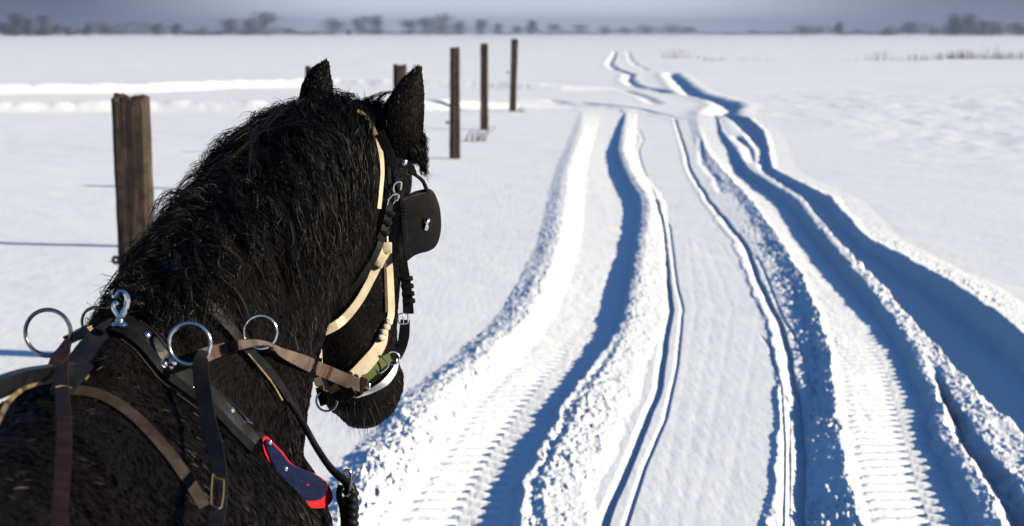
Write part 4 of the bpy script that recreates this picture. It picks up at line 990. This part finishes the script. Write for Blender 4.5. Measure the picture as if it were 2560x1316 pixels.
part(hn, 'pad_strap', M_navyl, lambda mb: free_strap(mb, [(300, 812, 2.70), (262, 838, 2.66), (222, 880, 2.60), (186, 930, 2.52), (150, 985, 2.40)], [54, 66, 72, 66, 50], .006, tw=[10, 20, 20]), 'dark strap folding down behind the hook')
part(hn, 'pad_lining', M_gilt, lambda mb: free_strap(mb, [(292, 842, 2.695), (270, 870, 2.65), (236, 912, 2.59), (205, 948, 2.53)], [30, 40, 34, 18], .005, tw=[30, 20]))
part(hn, 'cross_strap', M_gilt, lambda mb: free_strap(mb, [(232, 826, 2.72), (196, 838, 2.70), (165, 852, 2.68)], 26, .004, tw=10, n=16))
def padl(mb):
    free_strap(mb, [(180, 925, 2.50), (120, 935, 2.42), (60, 948, 2.32), (0, 968, 2.22), (-90, 1010, 2.10)], [40, 48, 54, 54, 50], .012, tw=[-20, -30])
part(hn, 'rolled_pad', M_black, padl)
part(hn, 'pad_edging', M_gilt, lambda mb: free_strap(mb, [(104, 958, 2.38), (60, 972, 2.30), (24, 1002, 2.2), (0, 1044, 2.12), (-30, 1110, 2.0)], [9, 14, 12], .004))
strap_part(hn, 'back_strap', M_grey, [(178, 978), (215, 980), (262, 994), (318, 1028), (372, 1078), (424, 1138), (468, 1200), (510, 1268)], [30, 34, 36, 38, 40, 40], off=.022, thick=.004, facing=.5)

# ---- shoulder ornament
orn = thing('felt_ornament', at(720, 1180, .02)[0], 'navy and red felt drop ornament riveted to the end of the shoulder band', 'ornament')
oD = lambda px, py: np.interp(px, [655, 740, 835], [at(660, 1110, 0)[0][1], at(735, 1180, 0)[0][1], at(790, 1230, 0)[0][1] + .01])
oP = lambda a, b_, o: P(a, b_, oD(a, b_) - .050 - o)
redp = [(657, 1102), (660, 1093), (669, 1092), (680, 1104), (704, 1128), (730, 1160), (764, 1176), (800, 1192), (824, 1216), (832, 1240), (826, 1260), (806, 1270), (778, 1270), (748, 1262), (716, 1238), (690, 1202), (672, 1160), (660, 1124)]
navp = [(663, 1104), (668, 1098), (676, 1103), (702, 1130), (728, 1160), (764, 1176), (798, 1192), (814, 1212), (815, 1232), (804, 1248), (780, 1252), (750, 1246), (722, 1226), (698, 1190), (680, 1152), (668, 1122)]
part(orn, 'red_backing', M_red, lambda mb: plate(mb, redp, oP, .005, 5))
part(orn, 'navy_face', M_navy, lambda mb: plate(mb, navp, lambda a, b_, o: oP(a, b_, .0060 + o), .004, 5, puff=.003))
for a, b_ in ((672, 1107), (712, 1173)):
    part(orn, 'rivet', M_steel, lambda mb: ball(mb, oP(a, b_, .011), .0045, (np.array([1., 0, 0]), Z, np.array([0, -1., 0])), 12, 8, (1, 1, .5)))
part(orn, 'red_spot', M_red, lambda mb: ball(mb, oP(767, 1213, .0105), .003, (np.array([1., 0, 0]), Z, np.array([0, -1., 0])), 10, 6, (1.2, .7, .4)))
strap_part(orn, 'hanger', M_black, [(628, 1086), (646, 1088), (660, 1096), (670, 1108)], [14, 22, 18], off=.022)

# ---- neck strap with its ring
ns = thing('neck_strap', at(650, 900, .02)[0], 'long thin black strap running down the horse neck to a knotted end over the snow', 'strap')
strap_part(ns, 'strap', M_black, [(470, 690), (512, 752), (545, 788), (580, 826), (612, 868), (650, 906), (690, 952), (722, 1000)], [20, 30, 32, 30, 30, 28, 26, 22], off=.024, thick=.006, facing=.4)
strap_part(ns, 'gilt_edge', M_gilt, [(616, 880), (648, 918), (680, 958), (706, 1002)], [5, 6, 5], off=.026, thick=.002)
e1 = at(722, 1000, .02)[0][1]
part(ns, 'cord', M_blackw, lambda mb: tube(mb, [P(706, 980, e1 - .006), P(735, 1022, e1 - .01), P(765, 1072, e1 - .02), P(793, 1122, e1 - .03), P(828, 1172, e1 - .04), P(866, 1206, e1 - .05)], [.006, .0055, .0052, .0055, .007], 10, n=60))
kD = e1 - .05
def knot(mb):
    tube(mb, [P(866, 1200, kD), P(876, 1225, kD), P(878, 1260, kD), P(876, 1320, kD), P(872, 1400, kD)], [.007, .010, .011, .011, .009], 10, n=30)
    tube(mb, [P(852, 1215, kD + .01), P(848, 1240, kD + .012), P(858, 1290, kD + .012), P(862, 1400, kD + .01)], .005, 8, n=24)
    for k in range(5):
        y_ = 1232 + 19 * k; t_ = np.linspace(0, 2 * np.pi, 20, endpoint=False)
        tube(mb, [P(877 + 14 * math.cos(a_), y_ + 3 * math.sin(a_) + 2 * math.cos(a_), kD + .011 * math.sin(a_)) for a_ in t_], .0046, 8, closed=True)
part(ns, 'knotted_end', M_black, knot)
def kb(mb):
    tube(mb, [P(868, 1190, kD - .012), P(862, 1182, kD - .014), P(868, 1176, kD - .014), P(876, 1182, kD - .014), P(876, 1205, kD - .014), P(872, 1236, kD - .012), P(866, 1240, kD - .012)], .0024, 8, n=30)
    tube(mb, [P(874, 1216, kD - .012), P(890, 1182, kD - .014)], [.0028, .0014], 6)
part(ns, 'buckle', M_dsteel, kb)
rD = at(650, 840, .0)[0][1] - .045
part(ns, 'guide_ring', M_steel, lambda mb: [ringm(mb, 650, 831, 42, 3.8, rD, (.2, -1, .1))])
def rh(mb):
    tube(mb, [P(612, 824, rD), P(602, 832, rD), P(585, 828, rD + .004), P(568, 830, rD + .01), P(566, 824, rD + .01)], [.0028, .0022, .0022, .0026], 8, n=24)
part(ns, 'ring_hook', M_steel, rh)
# far side ring
rg2 = thing('far_guide_ring', P(238, 806, 2.86), 'dark steel ring showing behind the horse neck, left of the double hook', 'ring')
part(rg2, 'ring', M_dsteel, lambda mb: ringm(mb, 240, 806, 38, 4, 2.84, (-.2, -1, .05)))
part(rg2, 'ring_strap', M_black, lambda mb: free_strap(mb, [(214, 838, 2.84), (235, 850, 2.82), (262, 862, 2.80)], 30, .006, n=10))

# ---- reins
rr = thing('rein', P(540, 1200, 2.3), 'near driving rein: brown strap from bit through both near rings, then down to the viewer', 'rein', 'driving reins')
b0 = at(905, 968, .028)[0][1]
part(rr, 'front_strap', M_brown, lambda mb: free_strap(mb, [(912, 968, b0), (868, 952, b0 - .005), (815, 930, b0 - .04), (752, 903, b0 - .12), (706, 884, b0 - .2), (682, 868, rD - .012)], [36, 38, 38, 34, 24, 14], .004, tw=[0, 0, 8, 20, 40], n=60, over=.035))
part(rr, 'keeper', M_dbrown, lambda mb: [band_loop(mb, P(x_, y_, b0 - .006), P(912, 968, b0) - P(860, 948, b0), CAMP - HO, .031, .006, .006, w_) for x_, y_, w_ in ((868, 950, .012), (884, 957, .010), (903, 965, .016))])
part(rr, 'middle_strap', M_brown, lambda mb: free_strap(mb, [(684, 868, rD - .01), (664, 860, rD - .02), (636, 858, rD - .06), (600, 863, rD - .14), (560, 873, 2.82), (524, 884, 2.72), (505, 892, 2.655)], [12, 12, 18, 26, 32, 36, 36], .004, tw=[50, 30, 10, 0, 0], n=60, over=.045))
part(rr, 'hand_part', M_navyl, lambda mb: free_strap(mb, [(516, 880, 2.655), (502, 900, 2.645), (506, 965, 2.60), (520, 1048, 2.52), (540, 1130, 2.42), (548, 1200, 2.33), (544, 1270, 2.24), (538, 1340, 2.15), (540, 1700, 1.7), (560, 2400, 1.2)], [18, 36, 48, 48, 48, 46, 44, 44, 44, 44, 44, 44, 44, 44, 44, 44], .004, tw=[0, 6, 0, -4, 0], n=110))
part(rr, 'splice', M_dbrown, lambda mb: free_strap(mb, [(545, 1192, 2.335), (546, 1222, 2.30), (545, 1252, 2.257)], [30, 34, 32], .0016, n=12))
def spl(mb):
    k = .007
    for pts in ([(531, 1190), (534, 1186), (541, 1196), (560, 1200)], [(531, 1190), (529, 1225), (528, 1262)], [(560, 1200), (559, 1235), (554, 1268)], [(528, 1262), (546, 1272), (554, 1268)]):
        tube(mb, [P(a, b_, 2.33 - (b_ - 1192) * .00128 - k) for a, b_ in pts], .0006, 5, n=12)
part(rr, 'stitching', M_thread, spl)
rl = thing('rein', P(155, 1100, 1.95), 'far driving rein: dark reddish brown strap hanging down from the left terret ring', 'rein', 'driving reins')
part(rl, 'hand_part', M_dbrown, lambda mb: free_strap(mb, [(172, 850, 2.655), (160, 876, 2.60), (153, 915, 2.45), (155, 975, 2.26), (160, 1060, 2.03), (158, 1150, 1.86), (152, 1240, 1.72), (146, 1340, 1.58), (140, 1600, 1.35), (130, 2200, 1.0)], [24, 44, 46, 42, 40, 38, 36, 36, 34, 30], .004, tw=[20, 0, 0], n=110))
part(rl, 'front_strap', M_dbrown, lambda mb: free_strap(mb, [(168, 852, 2.662), (190, 838, 2.75), (215, 826, 2.85), (260, 810, 3.0)], [22, 24, 22], .004, tw=20, n=20))
part(rl, 'fold', M_dbrown, lambda mb: free_strap(mb, [(168, 856, 2.59), (150, 890, 2.50), (134, 918, 2.43)], [22, 44, 30], .004, tw=[40, 20], n=16))
part(rl, 'stitching', M_thread, lambda mb: [tube(mb, [P(139, 968, 2.262), P(158, 965, 2.266), P(178, 970, 2.262)], .0007, 5, n=8)])
# ------------------------------------------------------------------ haze
M_haze = bpy.data.materials.new('haze'); M_haze.use_nodes = True; t = M_haze.node_tree; t.nodes.clear()
mo = t.nodes.new('ShaderNodeOutputMaterial'); pv = t.nodes.new('ShaderNodeVolumePrincipled')
pv.inputs['Color'].default_value = (.42, .50, .72, 1); pv.inputs['Density'].default_value = 0.00032; pv.inputs['Anisotropy'].default_value = 0.25
t.links.new(pv.outputs[0], mo.inputs['Volume'])
mb = MB(); V = [(x_, y_, z_) for z_ in (-1.6, 30) for x_, y_ in ((-4000, -300), (4000, -300), (4000, 4600), (-4000, 4600))]
hz = mesh_np('haze', V, [[3, 2, 1, 0], [4, 5, 6, 7], [0, 1, 5, 4], [1, 2, 6, 5], [2, 3, 7, 6], [3, 0, 4, 7]], M_haze, smooth=False)
hz['kind'] = 'stuff'
